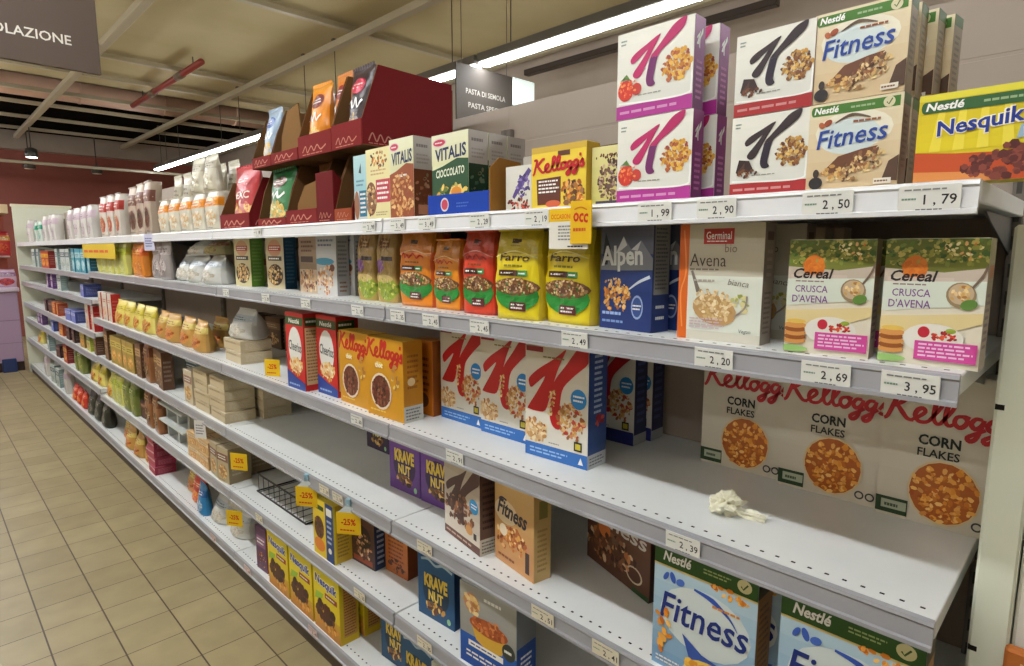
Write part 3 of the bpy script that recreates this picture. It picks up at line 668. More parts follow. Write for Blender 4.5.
def a(f):
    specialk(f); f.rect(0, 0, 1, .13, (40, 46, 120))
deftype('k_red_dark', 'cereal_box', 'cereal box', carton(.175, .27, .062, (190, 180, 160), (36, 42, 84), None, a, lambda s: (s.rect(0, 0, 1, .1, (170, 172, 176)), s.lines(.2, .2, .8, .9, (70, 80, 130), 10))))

def cocoa(f):
    f.grad(0, 0, 1, 1, (206, 146, 26), (216, 156, 28)); kscript(f, .0, .74, 1.0, .97, (196, 44, 26), .048, -.03); f.ell(.36, .67, .12, .035, (226, 190, 90)); f.text('choc', .26, .63, .46, .7, W, .02)
    f.ell(.4, .33, .29, .235, (230, 214, 190)); f.ell(.4, .33, .255, .205, (110, 50, 36)); f.flakes(.4, .33, .24, .19, CHOC + [(150, 84, 60)], 80, .08, 4); f.flakes(.8, .55, .1, .14, [(170, 110, 50), (226, 196, 110)], 12, .1, 2); f.lines(.1, .06, .6, .1, (230, 196, 90), 1)
def cocoa_side(s): s.rect(0, 0, 1, .2, (196, 196, 186)); s.lines(.1, .02, .9, .18, (110, 110, 110), 4); s.rect(.0, .2, 1, 1, (190, 128, 26)); s.lines(.2, .4, .8, .85, (150, 90, 30), 7); s.ell(.4, .5, .2, .05, (226, 200, 150))
deftype('cocoa_yellow', 'cereal_box', 'cereal box', carton(.185, .242, .07, (210, 150, 28), (190, 128, 26), (216, 170, 60), cocoa, cocoa_side))
deftype('cocoa_orange', 'cereal_box', 'cereal box', carton(.1, .232, .06, (196, 110, 26), (150, 78, 24), None, lambda f: (f.lines(.15, .3, .85, .8, (120, 50, 30), 6), f.ell(.5, .2, .3, .1, (96, 50, 34)))))

def cheer(f):
    f.grad(0, 0, 1, 1, (200, 36, 34), (206, 44, 40)); f.rect(0, .84, 1, .95, (56, 84, 40)); f.text('Nestlé', .2, .865, .8, .925, W, .02, .2); f.ell(.5, .55, .37, .27, (226, 226, 220)); f.text('Cheerios', .16, .5, .86, .63, (60, 70, 76), .02, 0, -.08); f.ell(.52, .32, .38, .1, (236, 210, 150)); f.flakes(.55, .3, .36, .12, [(226, 160, 60), (240, 200, 120), (200, 110, 50), (240, 230, 210)], 60, .11, 6); f.poly([(0, 0), (1, 0), (1, .1), (.5, .16), (0, .24)], (40, 70, 150)); f.lines(.1, .03, .8, .08, (150, 180, 226), 1)
def cheer_side(s): s.rect(.0, 0, 1, 1, (190, 38, 36)); s.rect(.06, .08, .84, .82, (206, 176, 126)); s.lines(.12, .12, .78, .8, (150, 110, 76), 16); s.rect(.06, .84, .84, .95, (56, 84, 40)); s.lines(.12, .87, .8, .93, W, 1)
deftype('hoops_red', 'cereal_box', 'cereal box', carton(.14, .28, .085, (200, 38, 36), (190, 38, 36), (196, 60, 56), cheer, cheer_side))

# --- lower shelves
def fitblue(f):
    f.grad(0, 0, 1, .85, (120, 160, 196), (176, 200, 210)); f.ell(.52, .5, .44, .26, (206, 216, 214)); f.rect(0, .85, 1, 1, (46, 84, 34)); f.rect(0, .835, 1, .85, (206, 190, 120)); f.text('Nestlé', .1, .885, .38, .965, W, .03, .2); f.lines(.5, .9, .76, .95, (150, 170, 110), 2)
    f.ell(.88, .925, .065, .05, (206, 200, 150)); f.stroke([(.85, .92), (.87, .9), (.91, .945)], .014, (60, 90, 40), 2, False); f.flakes(.75, .82, .18, .03, FLK, 18, .06, 2, -.1)
    f.ell(.2, .77, .028, .045, (56, 90, 176), rot=.3); f.ell(.13, .765, .022, .04, (56, 90, 176), rot=-.5); f.ell(.28, .755, .045, .028, (70, 106, 190), rot=.5)
    f.stroke([(.42, .75), (.6, .72), (.76, .64), (.84, .56)], [.02, .05, .02, .005], (50, 84, 170)); f.text('Fitness', .1, .42, .94, .64, (28, 48, 120), .012, .16); f.lines(.6, .66, .9, .7, (214, 140, 60), 1)
    f.poly([(.32, .36), (.52, .26), (.78, .22), (.94, .26), (.86, .16), (.6, .1), (.4, .18)], (56, 86, 166)); f.ell(.62, .12, .26, .1, (236, 200, 90)); f.flakes(.6, .13, .26, .1, [(240, 190, 70), (226, 150, 50), (250, 220, 140)], 70, .075, 4); f.flakes(.1, .34, .09, .2, FLK, 11, .1, 9); f.lines(.05, .04, .3, .1, W, 2)
def fitblue_side(s): s.grad(0, 0, 1, 1, (150, 120, 76), (176, 130, 70)); s.rect(0, .86, 1, 1, (66, 60, 30)); s.lines(.15, .1, .85, .8, (110, 84, 50), 14)
deftype('fitness_blue', 'cereal_box', 'cereal box', carton(.2, .247, .06, (160, 190, 206), (160, 124, 76), (60, 90, 46), fitblue, fitblue_side))
def a(f):
    f.grad(0, 0, 1, 1, (90, 56, 40), (110, 72, 50)); f.text('Fitness', .08, .55, .95, .72, (206, 200, 190), .015, .18); f.flakes(.4, .3, .4, .2, CHOC + [(196, 120, 60), (226, 200, 160)], 110, .09, 5); f.ell(.78, .2, .12, .1, (206, 190, 160)); f.ell(.78, .2, .1, .08, (84, 50, 36)); f.ell(.3, .5, .1, .1, (214, 120, 60)); f.rect(.75, 0, 1, .06, (40, 70, 36))
deftype('fitness_choc', 'cereal_box', 'cereal box', carton(.25, .21, .06, (96, 60, 44), (60, 40, 32), None, a))
def a(f):
    f.grad(0, 0, 1, 1, (206, 150, 96), (206, 170, 110)); f.ell(.3, .62, .3, .14, (226, 206, 170)); f.text('Fitness', .1, .55, .84, .74, (50, 46, 60), .03, .18, -.08); f.stroke([(.12, .74), (.2, .77), (.32, .76)], .035, (50, 46, 60)); f.poly([(.1, .3), (.5, .26), (.8, .36), (.6, .5), (.3, .46)], (190, 110, 60)); f.flakes(.45, .32, .4, .14, [(226, 170, 80), (206, 120, 60), (240, 210, 150), (140, 70, 44)], 80, .09, 7); f.rect(.8, .06, .9, .3, (70, 50, 50)); f.ell(.85, .34, .05, .04, (206, 150, 120)); f.lines(.1, .06, .6, .12, (150, 84, 50), 1); f.ell(.24, .4, .1, .07, (240, 226, 200))
def s(s_): s_.grad(0, 0, 1, 1, (206, 176, 116), (196, 160, 96)); s_.rect(.3, .7, .8, .9, (130, 120, 60)); s_.lines(.2, .1, .8, .6, (170, 140, 80), 9)
deftype('fitness_tan', 'cereal_box', 'cereal box', carton(.165, .228, .052, (206, 160, 104), (204, 174, 112), (206, 170, 110), a, s))
def a(f):
    f.grad(0, .1, 1, 1, (216, 206, 192), (176, 160, 140)); f.rect(0, 0, 1, .1, (96, 56, 44)); f.lines(.05, .03, .9, .08, (190, 160, 140), 1); f.flakes(.45, .4, .4, .2, CHOC + [(196, 130, 76)], 80, .1, 5); big_k(f, .0, .24, 1.0, .98, (76, 44, 36)); f.ell(.85, .56, .12, .09, (40, 140, 196)); f.lines(.78, .53, .94, .6, W, 2); f.rect(.84, .16, .92, .24, (50, 40, 36)); f.ell(.72, .24, .1, .06, (206, 150, 84))
def s(s_): s_.grad(0, 0, 1, 1, (110, 88, 76), (90, 60, 52)); s_.rect(0, 0, 1, .2, (200, 196, 184)); s_.lines(.1, .02, .9, .18, (120, 110, 100), 4); s_.lines(.15, .3, .85, .9, (60, 40, 36), 8)
deftype('k_brown', 'cereal_box', 'cereal box', carton(.19, .228, .055, (206, 194, 176), (104, 80, 70), (150, 90, 70), a, s))
def krave(bg, key):
    def art(f):
        f.grad(0, 0, 1, 1, mix(bg, (0, 0, 0), .1), bg); f.stroke([(.1, .92), (.3, .96), (.5, .9), (.7, .95), (.95, .9)], .05, mix(bg, W, .6)); f.ell(.5, .45, .36, .3, mix(bg, (0, 0, 0), .45))
        f.text('KRAVE', .18, .5, .82, .72, (226, 196, 70), .05); f.flakes(.5, .2, .24, .07, [(206, 150, 60), (110, 60, 34), (236, 200, 110), (60, 34, 26)], 26, .14, key); f.text('NUT', .3, .3, .7, .47, (236, 206, 90), .04); f.ell(.85, .1, .05, .05, (150, 200, 150))
    return art
deftype('krave_purple', 'cereal_box', 'cereal box', carton(.165, .2, .06, (104, 62, 140), (70, 40, 100), None, krave((110, 66, 148), 3)))
deftype('krave_blue', 'cereal_box', 'cereal box', carton(.16, .195, .06, (24, 76, 120), (20, 56, 96), None, krave((26, 84, 130), 5)))
deftype('krave_dark', 'cereal_box', 'cereal box', carton(.16, .18, .06, (50, 34, 60), (40, 28, 50), None, krave((56, 40, 70), 6)))
def a(f):
    f.grad(0, .38, 1, 1, (150, 150, 144), (164, 164, 158)); f.grad(0, 0, 1, .38, (20, 74, 160), (30, 90, 176)); f.ell(.22, .78, .14, .12, (196, 130, 96)); f.flakes(.22, .76, .14, .12, OAT, 30, .09, 3); f.poly([(.2, .56), (.3, .36), (.55, .28), (.76, .34), (.84, .56)], (216, 170, 60)); f.ell(.52, .56, .34, .1, (170, 84, 40)); f.flakes(.52, .58, .3, .09, [(196, 100, 50), (150, 70, 36), (226, 150, 90)], 70, .09, 4); f.ell(.87, .42, .11, .1, (50, 54, 50)); f.lines(.8, .39, .94, .46, W, 1)
    f.poly([(.16, .25), (.78, .25), (.78, .32), (.16, .32)], W); f.lines(.2, .265, .74, .305, (40, 80, 150), 1); f.lines(.12, .1, .8, .2, W, 2); f.lines(.45, .86, .8, .94, W, 1)
deftype('bowl_blue', 'cereal_box', 'cereal box', carton(.2, .23, .075, (60, 100, 160), (24, 64, 140), (176, 176, 170), a, lambda s: (s.rect(0, .5, 1, 1, (120, 124, 130)), s.rect(0, 0, 1, .5, (24, 70, 150)), s.lines(.2, .1, .8, .4, W, 5))))
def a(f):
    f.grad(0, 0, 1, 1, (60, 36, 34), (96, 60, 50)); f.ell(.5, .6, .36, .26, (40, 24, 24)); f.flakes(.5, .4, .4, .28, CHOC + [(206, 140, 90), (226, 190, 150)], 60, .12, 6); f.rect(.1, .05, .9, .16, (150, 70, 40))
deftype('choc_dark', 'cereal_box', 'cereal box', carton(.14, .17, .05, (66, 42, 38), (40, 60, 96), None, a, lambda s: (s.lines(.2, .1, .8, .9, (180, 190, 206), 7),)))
def a(f): f.grad(0, 0, 1, 1, (176, 96, 40), (190, 116, 50)); f.lines(.15, .2, .85, .8, (120, 60, 30), 7); f.flakes(.5, .2, .4, .12, CHOC, 20, .14, 2)
deftype('choc_orange', 'cereal_box', 'cereal box', carton(.12, .17, .05, (180, 104, 44), (130, 70, 36), None, a))
def a(f):
    f.grad(0, 0, 1, 1, (226, 196, 40), (232, 206, 60)); f.rect(.62, 0, 1, 1, (30, 62, 120)); f.ell(.3, .5, .24, .2, (96, 50, 30)); f.flakes(.3, .48, .22, .2, CHOC, 40, .1, 4); f.ell(.3, .2, .26, .12, (226, 130, 40)); f.rect(.05, .82, .55, .9, (40, 70, 40)); f.rect(.68, .8, .94, .93, W); f.lines(.7, .3, .92, .75, (190, 206, 226), 5); f.ell(.81, .2, .08, .05, W)
deftype('choc_yellow', 'cereal_box', 'cereal box', carton(.15, .215, .07, (226, 198, 46), (206, 170, 50), None, a, lambda s: (s.rect(0, .0, .12, 1, (226, 206, 40)), s.lines(.2, .1, .85, .9, (150, 120, 50), 13))))
def nesq(f):
    f.grad(0, .3, 1, 1, (226, 200, 30), (222, 206, 40)); f.grad(0, 0, 1, .3, (196, 130, 60), (216, 176, 50)); f.rect(0, .93, 1, 1, (90, 110, 36)); f.text('Nesquik', .07, .66, .93, .85, (236, 234, 220), .07, .1, -.04); f.text('Nesquik', .08, .67, .92, .84, (34, 56, 150), .035, .1, -.04); f.rect(.46, .56, .92, .64, (150, 50, 36)); f.lines(.5, .575, .88, .625, W, 1)
    f.poly([(.05, .45), (.35, .52), (.4, .6), (.1, .58)], (150, 190, 60)); f.flakes(.45, .33, .34, .17, [(84, 44, 30), (60, 30, 22), (120, 70, 44)], 34, .2, 3, 0, .95); f.flakes(.6, .12, .36, .08, FLK, 20, .1, 6)
def nesq_side(s): s.grad(0, 0, 1, 1, (214, 180, 30), (210, 190, 36)); s.rect(.2, .1, .9, .86, (196, 150, 70)); s.lines(.24, .12, .86, .84, (150, 84, 50), 17)
deftype('nesquik_cereal', 'cereal_box', 'cereal box', carton(.19, .255, .075, (222, 198, 34), (206, 170, 40), (120, 130, 40), nesq, nesq_side))
deftype('white_green', 'cereal_box', 'cereal box', carton(.17, .2, .06, (206, 208, 190), (150, 160, 140), None, lambda f: (f.ell(.6, .4, .35, .16, (60, 120, 50)), f.lines(.1, .7, .8, .9, (120, 120, 110), 3), f.flakes(.6, .3, .3, .1, [(150, 176, 80), (226, 210, 150)], 24, .1, 3))))
deftype('violet_box', 'biscuit_box', 'snack box', carton(.1, .2, .05, (96, 60, 96), (150, 84, 60), None, lambda f: (f.rect(.1, .55, .9, .8, (140, 96, 130)), f.flakes(.5, .25, .4, .2, FLK + CHOC, 40, .12, 3), f.lines(.15, .6, .85, .76, W, 2))))

# --- everyday packs for the far bays
def printed(body, band, txt, pal, key, bowl=True):
    def art(f):
        f.rect(.0, .62, 1, .84, band); f.lines(.12, .66, .88, .8, txt, 2, random.Random(key))
        if bowl: f.ell(.5, .32, .38, .2, mix(band, pal[0], .5)); f.flakes(.5, .32, .36, .19, pal, 44, .13, key)
        f.lines(.1, .04, .7, .1, mix(body, (60, 60, 60), .4), 1)
    return art
def bagk(kind, w, h, d, body, band, txt, pal, name='pasta_bag', style='pillow', key=1, side=None):
    deftype(kind, name, 'bag', pouch(w, h, d, body, printed(body, band, txt, pal, key), side or mix(body, (60, 50, 40), .15), style, key, nu=10, nv=12))
PAS = [(226, 190, 90), (240, 214, 130), (206, 160, 60)]
bagk('rice_white', .16, .17, .07, (214, 208, 190), (226, 140, 30), W, [(226, 222, 200), (240, 236, 220)], 'rice_bag', 'block', 2)
bagk('tall_white', .13, .3, .06, (206, 200, 180), (176, 168, 146), (110, 100, 80), [(226, 220, 196), (190, 180, 150)], 'rice_bag', 'pillow', 3)
bagk('short_white', .14, .16, .07, (206, 200, 180), (176, 168, 146), (110, 100, 80), [(226, 220, 196), (190, 180, 150)], 'rice_bag', 'pillow', 33)
bagk('white_brown', .16, .29, .07, (182, 164, 146), (110, 60, 44), (226, 206, 180), CHOC, 'flour_bag', 'block', 4)
bagk('white_red', .14, .27, .07, (214, 206, 196), (176, 56, 46), W, [(196, 120, 80), (226, 200, 160)], 'flour_bag', 'block', 5)
bagk('white_plain', .15, .24, .08, (216, 212, 206), (196, 176, 186), (110, 90, 110), [(206, 196, 196), (150, 140, 140)], 'flour_bag', 'block', 6)
bagk('white_teal', .13, .2, .07, (196, 206, 196), (40, 140, 110), W, [(150, 190, 170), (226, 226, 210)], 'flour_bag', 'block', 7)
bagk('clear_white', .2, .13, .16, (206, 206, 200), (176, 184, 190), (90, 96, 104), [(220, 214, 200), (180, 170, 150)], 'bread_bag', 'pillow', 8)
bagk('flat_white', .2, .07, .16, (206, 206, 200), (176, 184, 190), (90, 96, 104), [(220, 214, 200), (180, 170, 150)], 'bread_bag', 'pillow', 52)
bagk('flat_olive', .18, .07, .16, (150, 140, 96), (120, 70, 50), W, [(130, 120, 70), (170, 150, 90)], 'bread_bag', 'pillow', 53)
bagk('clear_olive', .18, .14, .16, (150, 140, 96), (120, 70, 50), W, [(130, 120, 70), (170, 150, 90)], 'bread_bag', 'pillow', 9)
bagk('grey_bag', .19, .215, .07, (150, 142, 140), (176, 168, 168), (80, 70, 76), [(190, 180, 176), (110, 100, 100)], 'crispbread_bag', 'pillow', 10)
bagk('orange_bag', .2, .2, .08, (222, 130, 30), (206, 90, 24), (240, 210, 90), FLK, 'snack_bag', 'block', 11)
bagk('lemon_pack', .15, .21, .07, (206, 206, 110), (170, 180, 60), (90, 110, 40), [(226, 226, 170), (190, 196, 90)], 'cracker_bag', 'block', 12)
bagk('gold_bag', .19, .15, .1, (196, 150, 76), (216, 196, 110), (150, 60, 30), [(196, 100, 40), (226, 150, 70), (160, 70, 30)], 'snack_bag', 'pillow', 13)
bagk('yellow_bag', .2, .16, .1, (222, 206, 110), (206, 190, 60), (150, 110, 30), [(214, 150, 60), (190, 96, 40)], 'snack_bag', 'pillow', 14)
bagk('brown_bag', .15, .26, .06, (150, 96, 56), (110, 64, 40), (226, 190, 130), CHOC + OAT, 'biscuit_bag', 'block', 15)
bagk('red_bag', .15, .15, .08, (196, 50, 36), (226, 90, 50), W, [(226, 120, 60), (240, 170, 80)], 'snack_bag', 'pillow', 16)
bagk('blue_bag', .12, .16, .07, (40, 130, 190), (30, 90, 160), W, [(206, 220, 230), (120, 170, 206)], 'snack_bag', 'pillow', 17)
bagk('navy_bag', .22, .12, .12, (34, 38, 70), (50, 56, 100), (150, 150, 176), [(60, 60, 90), (90, 90, 120)], 'snack_bag', 'pillow', 18)
bagk('dark_net', .2, .2, .1, (44, 46, 40), (60, 62, 56), (190, 190, 170), [(90, 90, 80), (150, 150, 136), (30, 30, 30)], 'snack_bag', 'pillow', 19)
bagk('green_bag', .15, .22, .07, (120, 130, 60), (96, 110, 44), (226, 226, 160), [(150, 160, 80), (206, 196, 110)], 'cracker_bag', 'block', 20)
def packk(kind, w, h, d, fr, side, band, txt, pal, name, key=1, bowl=True, cat='pack'):
    deftype(kind, name, cat, carton(w, h, d, fr, side, None, printed(fr, band, txt, pal, key, bowl), lambda s: s.lines(.15, .2, .85, .8, mix(side, W, .3), 5)))
packk('teal_box', .17, .19, .06, (60, 150, 170), (30, 96, 120), (170, 206, 210), (30, 60, 90), [(206, 226, 226), (120, 180, 190)], 'cracker_box', 2)
packk('pale_box', .17, .19, .06, (190, 200, 196), (130, 150, 150), (60, 80, 90), W, [(226, 226, 210), (150, 170, 160)], 'cracker_box', 3)
packk('redgold_box', .18, .17, .06, (176, 56, 40), (130, 40, 34), (226, 176, 50), (120, 30, 24), FLK, 'cracker_box', 4)
packk('whitered_box', .12, .2, .06, (214, 204, 190), (190, 40, 40), (214, 196, 176), (190, 40, 40), [(226, 190, 150), (196, 120, 80)], 'cracker_box', 5)
packk('cream_brick', .2, .05, .14, (200, 184, 150), (196, 180, 146), (186, 166, 130), (110, 84, 60), OAT, 'crispbread_pack', 6, False)
packk('dark_pack', .18, .16, .08, (92, 66, 46), (70, 50, 38), (130, 100, 70), (190, 170, 140), CHOC + OAT, 'biscuit_box', 34)
packk('cream_tall', .13, .18, .12, (206, 192, 164), (190, 174, 146), (150, 110, 90), W, OAT, 'crispbread_pack', 7)
packk('amber_box', .14, .2, .06, (176, 146, 66), (130, 100, 50), (206, 186, 90), (96, 60, 30), FLK + OAT, 'biscuit_box', 8)
packk('brown_box', .12, .22, .06, (120, 84, 56), (96, 64, 44), (196, 160, 110), (70, 40, 30), CHOC + OAT, 'biscuit_box', 9)
packk('cookie_tray', .16, .07, .14, (206, 166, 110), (180, 140, 96), (226, 206, 170), (130, 70, 50), [(206, 150, 84), (170, 106, 60), (236, 200, 140)], 'biscuit_tray', 10)
packk('tin_stack', .11, .17, .11, (180, 164, 130), (150, 134, 104), (120, 80, 66), W, OAT, 'biscuit_box', 11)
packk('pink_pack', .16, .05, .12, (176, 60, 84), (150, 46, 70), (220, 176, 180), (150, 40, 70), REDB, 'wafer_pack', 12, False)
packk('purple_box', .12, .18, .05, (120, 76, 140), (90, 56, 110), (206, 196, 206), (80, 40, 100), [(190, 170, 200), (226, 220, 226)], 'cracker_box', 13)
packk('lavender_pack', .2, .1, .12, (110, 120, 190), (60, 70, 130), (190, 196, 226), (50, 56, 120), [(206, 206, 226)], 'cracker_box', 14, False)
packk('small_purple', .12, .14, .05, (120, 76, 140), (90, 56, 110), (206, 196, 206), (80, 40, 100), [(190, 170, 200), (226, 220, 226)], 'cracker_box', 41)
packk('small_pale', .15, .14, .06, (190, 200, 196), (130, 150, 150), (60, 80, 90), W, [(226, 226, 210)], 'cracker_box', 42)
packk('small_brown', .12, .14, .06, (120, 84, 56), (96, 64, 44), (196, 160, 110), (70, 40, 30), CHOC + OAT, 'biscuit_box', 43)
packk('small_lemon', .14, .14, .06, (206, 206, 110), (170, 180, 60), (90, 110, 40), W, OAT, 'cracker_box', 44)
packk('small_amber', .14, .14, .06, (176, 146, 66), (130, 100, 50), (206, 186, 90), (96, 60, 30), FLK, 'biscuit_box', 45)
packk('maroon_pack', .16, .12, .08, (70, 40, 40), (56, 32, 32), (120, 70, 56), (206, 180, 150), CHOC, 'biscuit_box', 15)
packk('orange_pack', .15, .12, .08, (206, 110, 50), (160, 70, 40), (226, 160, 90), (120, 40, 30), FLK, 'biscuit_box', 16)
# ================================================================== setting
FX = .95                       # shelf front line
SH = {'A': 1.597, 'B': 1.35, 'C': 1.005, 'D': .708, 'E': .41, 'F': .11}
Y0, BW = .125, 1.33
FAR = {'A': 1.597, 'B': 1.33, 'G': 1.135, 'C': .88, 'H': .695, 'E': .445, 'F': .11}
BACKX = 1.44

mb = MB(); mb.box(-4, -4, -.06, 9, 16, 0, (150, 135, 100)); struct(build(mb, 'floor', 'floor_tiles'))
mb = MB(); mb.box(-4, -4, 3.5, 9, 9.0, 3.56, (130, 118, 86)); mb.box(-4, 9.0, 4.2, 9, 13.6, 4.26, (40, 34, 30)); mb.box(-4, 8.95, 3.5, 9, 9.0, 4.26, (130, 118, 86))
c = build(mb, 'ceiling', ['ceiling_board', 'dark_void_board']); struct(c)
for p in c.data.polygons:
    if p.center.z > 3.7 and p.center.y > 9.1: p.material_index = 1
mb = MB(); mb.box(-4, 13.5, 0, 9, 13.62, 3.2, (100, 56, 48)); struct(build(mb, 'wall_far', 'maroon_wall'))
mb = MB(); mb.box(-4, 13.3, 3.2, 9, 13.5, 3.5, (110, 100, 84)); struct(build(mb, 'trim_1', 'back_panel_steel'))
mb = MB(); mb.box(-4, 13.5, 3.2, 9, 13.62, 4.26, (100, 56, 48)); struct(build(mb, 'trim_2', 'dark_void_board'))
mb = MB(); mb.box(4.6, -4, 0, 4.7, 13.5, 3.5, (160, 148, 134)); struct(build(mb, 'wall_right', 'back_panel_steel'))
mb = MB(); mb.box(-2.6, -4, 0, -2.5, 13.5, 3.5, (130, 110, 96)); struct(build(mb, 'wall_left_added', 'pale_fill_wall'))  # unseen wall put in to block world light, pale for shelf fill
mb = MB(); mb.box(-2.5, -4.1, 0, 4.6, -4, 3.5, (130, 110, 96)); struct(build(mb, 'wall_back', 'back_panel_steel'))  # unseen, added to close the room off from world light

BEAMC = (176, 166, 140)
def beam(name, x0, y0, z0, x1, y1, z1, label, cat, group=None, col=BEAMC, bev=.004):
    mb = MB(); mb.box(x0, y0, z0, x1, y1, z1, col, bev)
    return tag(build(mb, name, 'painted_steel'), label, cat, group)
for i, x in enumerate((-.04, 1.46, 2.99, 4.48)):
    beam('ceiling_beam', x - .035, -3, 3.36, x + .035, 13.2, 3.42, ['ceiling beam running out of frame over the aisle', 'pale ceiling beam running down the hall, left one in view', 'pale ceiling beam running down the hall, crossing above the crisps display', 'pale ceiling beam running down the hall behind the lamp row'][i], 'ceiling beam')
for i, y in enumerate((5.0, 7.4, 8.3, 9.5, 10.4, 11.5, 12.6)):
    beam('cross_rail', -2.45, y - .03, 3.425, 4.55, y + .03, 3.47, ['nearest ceiling cross rail, passing above the maroon carton', 'second cross rail from the front of the ceiling', 'third cross rail from the front of the ceiling', 'cross rail in front of the big pink duct', 'first cross rail behind the big pink duct over the dark gap', 'cross rail over the middle of the dark ceiling gap', 'farthest cross rail, next to the maroon wall'][i], 'ceiling beam')
for i, (x, y0, y1, z) in enumerate(((2.29, 6.75, 9.4, 3.40),)):
    t = empty('sprinkler_pipe', (x, 0, z)); tag(t, 'red sprinkler pipe under the ceiling running down the hall', 'pipe')
    mb = MB(); mb.tube([(0, y0, 0), (0, y1, 0)], .032, (136, 44, 32), 12); build(mb, 'pipe_run', 'painted_steel', t)
    for q in (7.45, 8.5):
        mb = MB(); mb.tube([(0, q - .1, 0), (0, q + .1, 0)], .04, (104, 84, 60), 12); build(mb, 'coupling', 'painted_steel', t)
    for q in (7.0, 8.9):
        mb = MB(); mb.tube([(0, q, 0), (0, q, .1)], .006, (90, 84, 70), 6); build(mb, 'hanger_rod', 'painted_steel', t)
mb = MB(); mb.tube([(-2.4, 10.0, 3.63), (4.5, 10.0, 3.63)], .18, (200, 166, 144), 28)
for k in range(7): mb.tube([(-2.2 + k, 10.0, 3.63), (-2.17 + k, 10.0, 3.63)], .187, (190, 156, 136), 28)
tag(build(mb, 'air_duct', 'duct_skin'), 'large round pinkish air duct crossing under the ceiling', 'duct')

beam('cable_rail', -2.45, 11.48, 2.77, 4.55, 11.54, 2.81, 'thin pale rail hanging in front of the maroon wall beside the spotlights', 'rail')
beam('ceiling_track', 4.19, 1.75, 3.11, 4.26, 4.05, 3.16, 'dark ceiling track running above the shelving back panel at the upper right', 'track', None, (50, 40, 34))
# --- lamps: long strips on drop cables
def lamp(x, y0, y1, z, label, group, hw=.04):
    t = empty('strip_lamp', (x, y0, z)); tag(t, label, 'ceiling lamp', group); L = y1 - y0
    mb = MB(); mb.box(-.045, 0, .012, .045, L, .075, (96, 92, 84), .006); build(mb, 'housing', 'painted_steel', t)
    mb = MB(); mb.box(-hw, .02, -.008, hw, L - .02, .012, W, .004); build(mb, 'diffuser', 'lamp_diffuser', t)
    for q in (.3, L - .3):
        mb = MB(); mb.tube([(0, q, .07), (0, q, .66)], .004, (70, 66, 60), 6); mb.box(-.02, q - .02, .64, .02, q + .02, .66, (90, 86, 78), .002); build(mb, 'drop_cable', 'painted_steel', t)
for i in range(7):
    y = -3.69 + i * 2.35
    lamp(3.02, y, y + 2.33 if i < 6 else 11.3, 2.81, 'white strip lamp, %s unit of the row behind the shelving' % ['first', 'second', 'frontmost visible', 'next behind the pasta sign', 'fifth', 'last but one', 'farthest'][i], 'strip lamps of the row behind the shelving')
for i in range(6):
    y = -.55 + i * 2.35
    lamp(.0, y, y + 2.33, 2.81, 'white strip lamp over the shopping aisle, %s unit from the front' % ['first', 'second', 'third', 'fourth', 'fifth', 'sixth'][i], 'strip lamps over the shopping aisle')
for i in range(6):  # unseen row, added to lift the dark inside the shelves
    y = -1.3 + i * 2.35
    lamp(-2.1, y, y + 2.33, 2.81, 'unseen fill lamp added along the left wall, %s unit from the front' % ['first', 'second', 'third', 'fourth', 'fifth', 'sixth'][i], 'unseen fill lamps added along the left wall', .009)
for i, (x, y) in enumerate(((1.48, 11.9), (1.56, 12.9), (2.5, 12.9))):
    t = empty('ceiling_spotlight', (x, y, 2.94 if i == 0 else 2.87)); tag(t, ['glowing round spotlight by the maroon wall, leftmost', 'dark spotlight hanging below the glowing one at the maroon wall', 'dark spotlight by the maroon wall, rightmost of three'][i], 'spotlight')
    mb = MB(); mb.lathe([(.03, .12), (.075, .1), (.09, .0), (.075, -.02)], (70, 64, 56), n=18); build(mb, 'spot_body', 'painted_steel', t)
    mb = MB(); mb.tube([(0, 0, -.028), (0, 0, -.022)], .07, (220, 210, 190), 18); build(mb, 'lens', 'spot_lens' if i == 0 else 'moulded_plastic', t)
    mb = MB(); mb.tube([(0, 0, .11), (0, 0, .6)], .008, (60, 56, 50), 8); build(mb, 'stem', 'painted_steel', t)

# --- hanging category signs
def sign(name, x0, x1, y, z0, z1, lines, label, col, tcol=(226, 220, 206)):
    t = empty(name, ((x0 + x1) / 2, y, z0)); tag(t, label, 'sign'); w = x1 - x0; h = z1 - z0
    mb = MB(); mb.box(-w / 2, -.006, 0, w / 2, .006, h, col, .002); build(mb, 'sign_board', 'matte_paper', t)
    for (s, a, b, c_, d) in lines:
        mb = MB(); f = Face(mb, lambda u, v, l: (-w / 2 + u * w, -.006 - l, v * h), w, h, base=.0008); f.text(s, a, b, c_, d, tcol, .012); build(mb, 'lettering', 'matte_paper', t)
    for q in (-w * .4, w * .4):
        mb = MB(); mb.tube([(q, 0, h - .01), (q, 0, 3.4 - z0)], .003, (90, 84, 76), 6); build(mb, 'hanging_wire', 'painted_steel', t)
    return t
sign('aisle_sign', -.5, .522, 2.5, 1.51 + .587, 1.51 + 1.07, [('COLAZIONE', .70, .16, .925, .222)], 'dark brown hanging sign lettered in white, at the upper left', (92, 78, 68))
t = sign('aisle_sign', 2.79, 3.34, 3.35, 2.27, 2.795, [('PASTA DI SEMOLA', .16, .63, .86, .7), ('PASTA SPECIALI', .2, .455, .88, .525)], 'grey hanging sign about pasta behind the shelving, next to the maroon carton', (74, 68, 62), (170, 166, 156))
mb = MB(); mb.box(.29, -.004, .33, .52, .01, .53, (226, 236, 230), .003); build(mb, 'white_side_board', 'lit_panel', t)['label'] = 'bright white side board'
mb = MB(); mb.tube([(.315, .02, -.75), (.315, .02, .4)], .012, (70, 60, 52), 8); build(mb, 'support_pole', 'painted_steel', t)

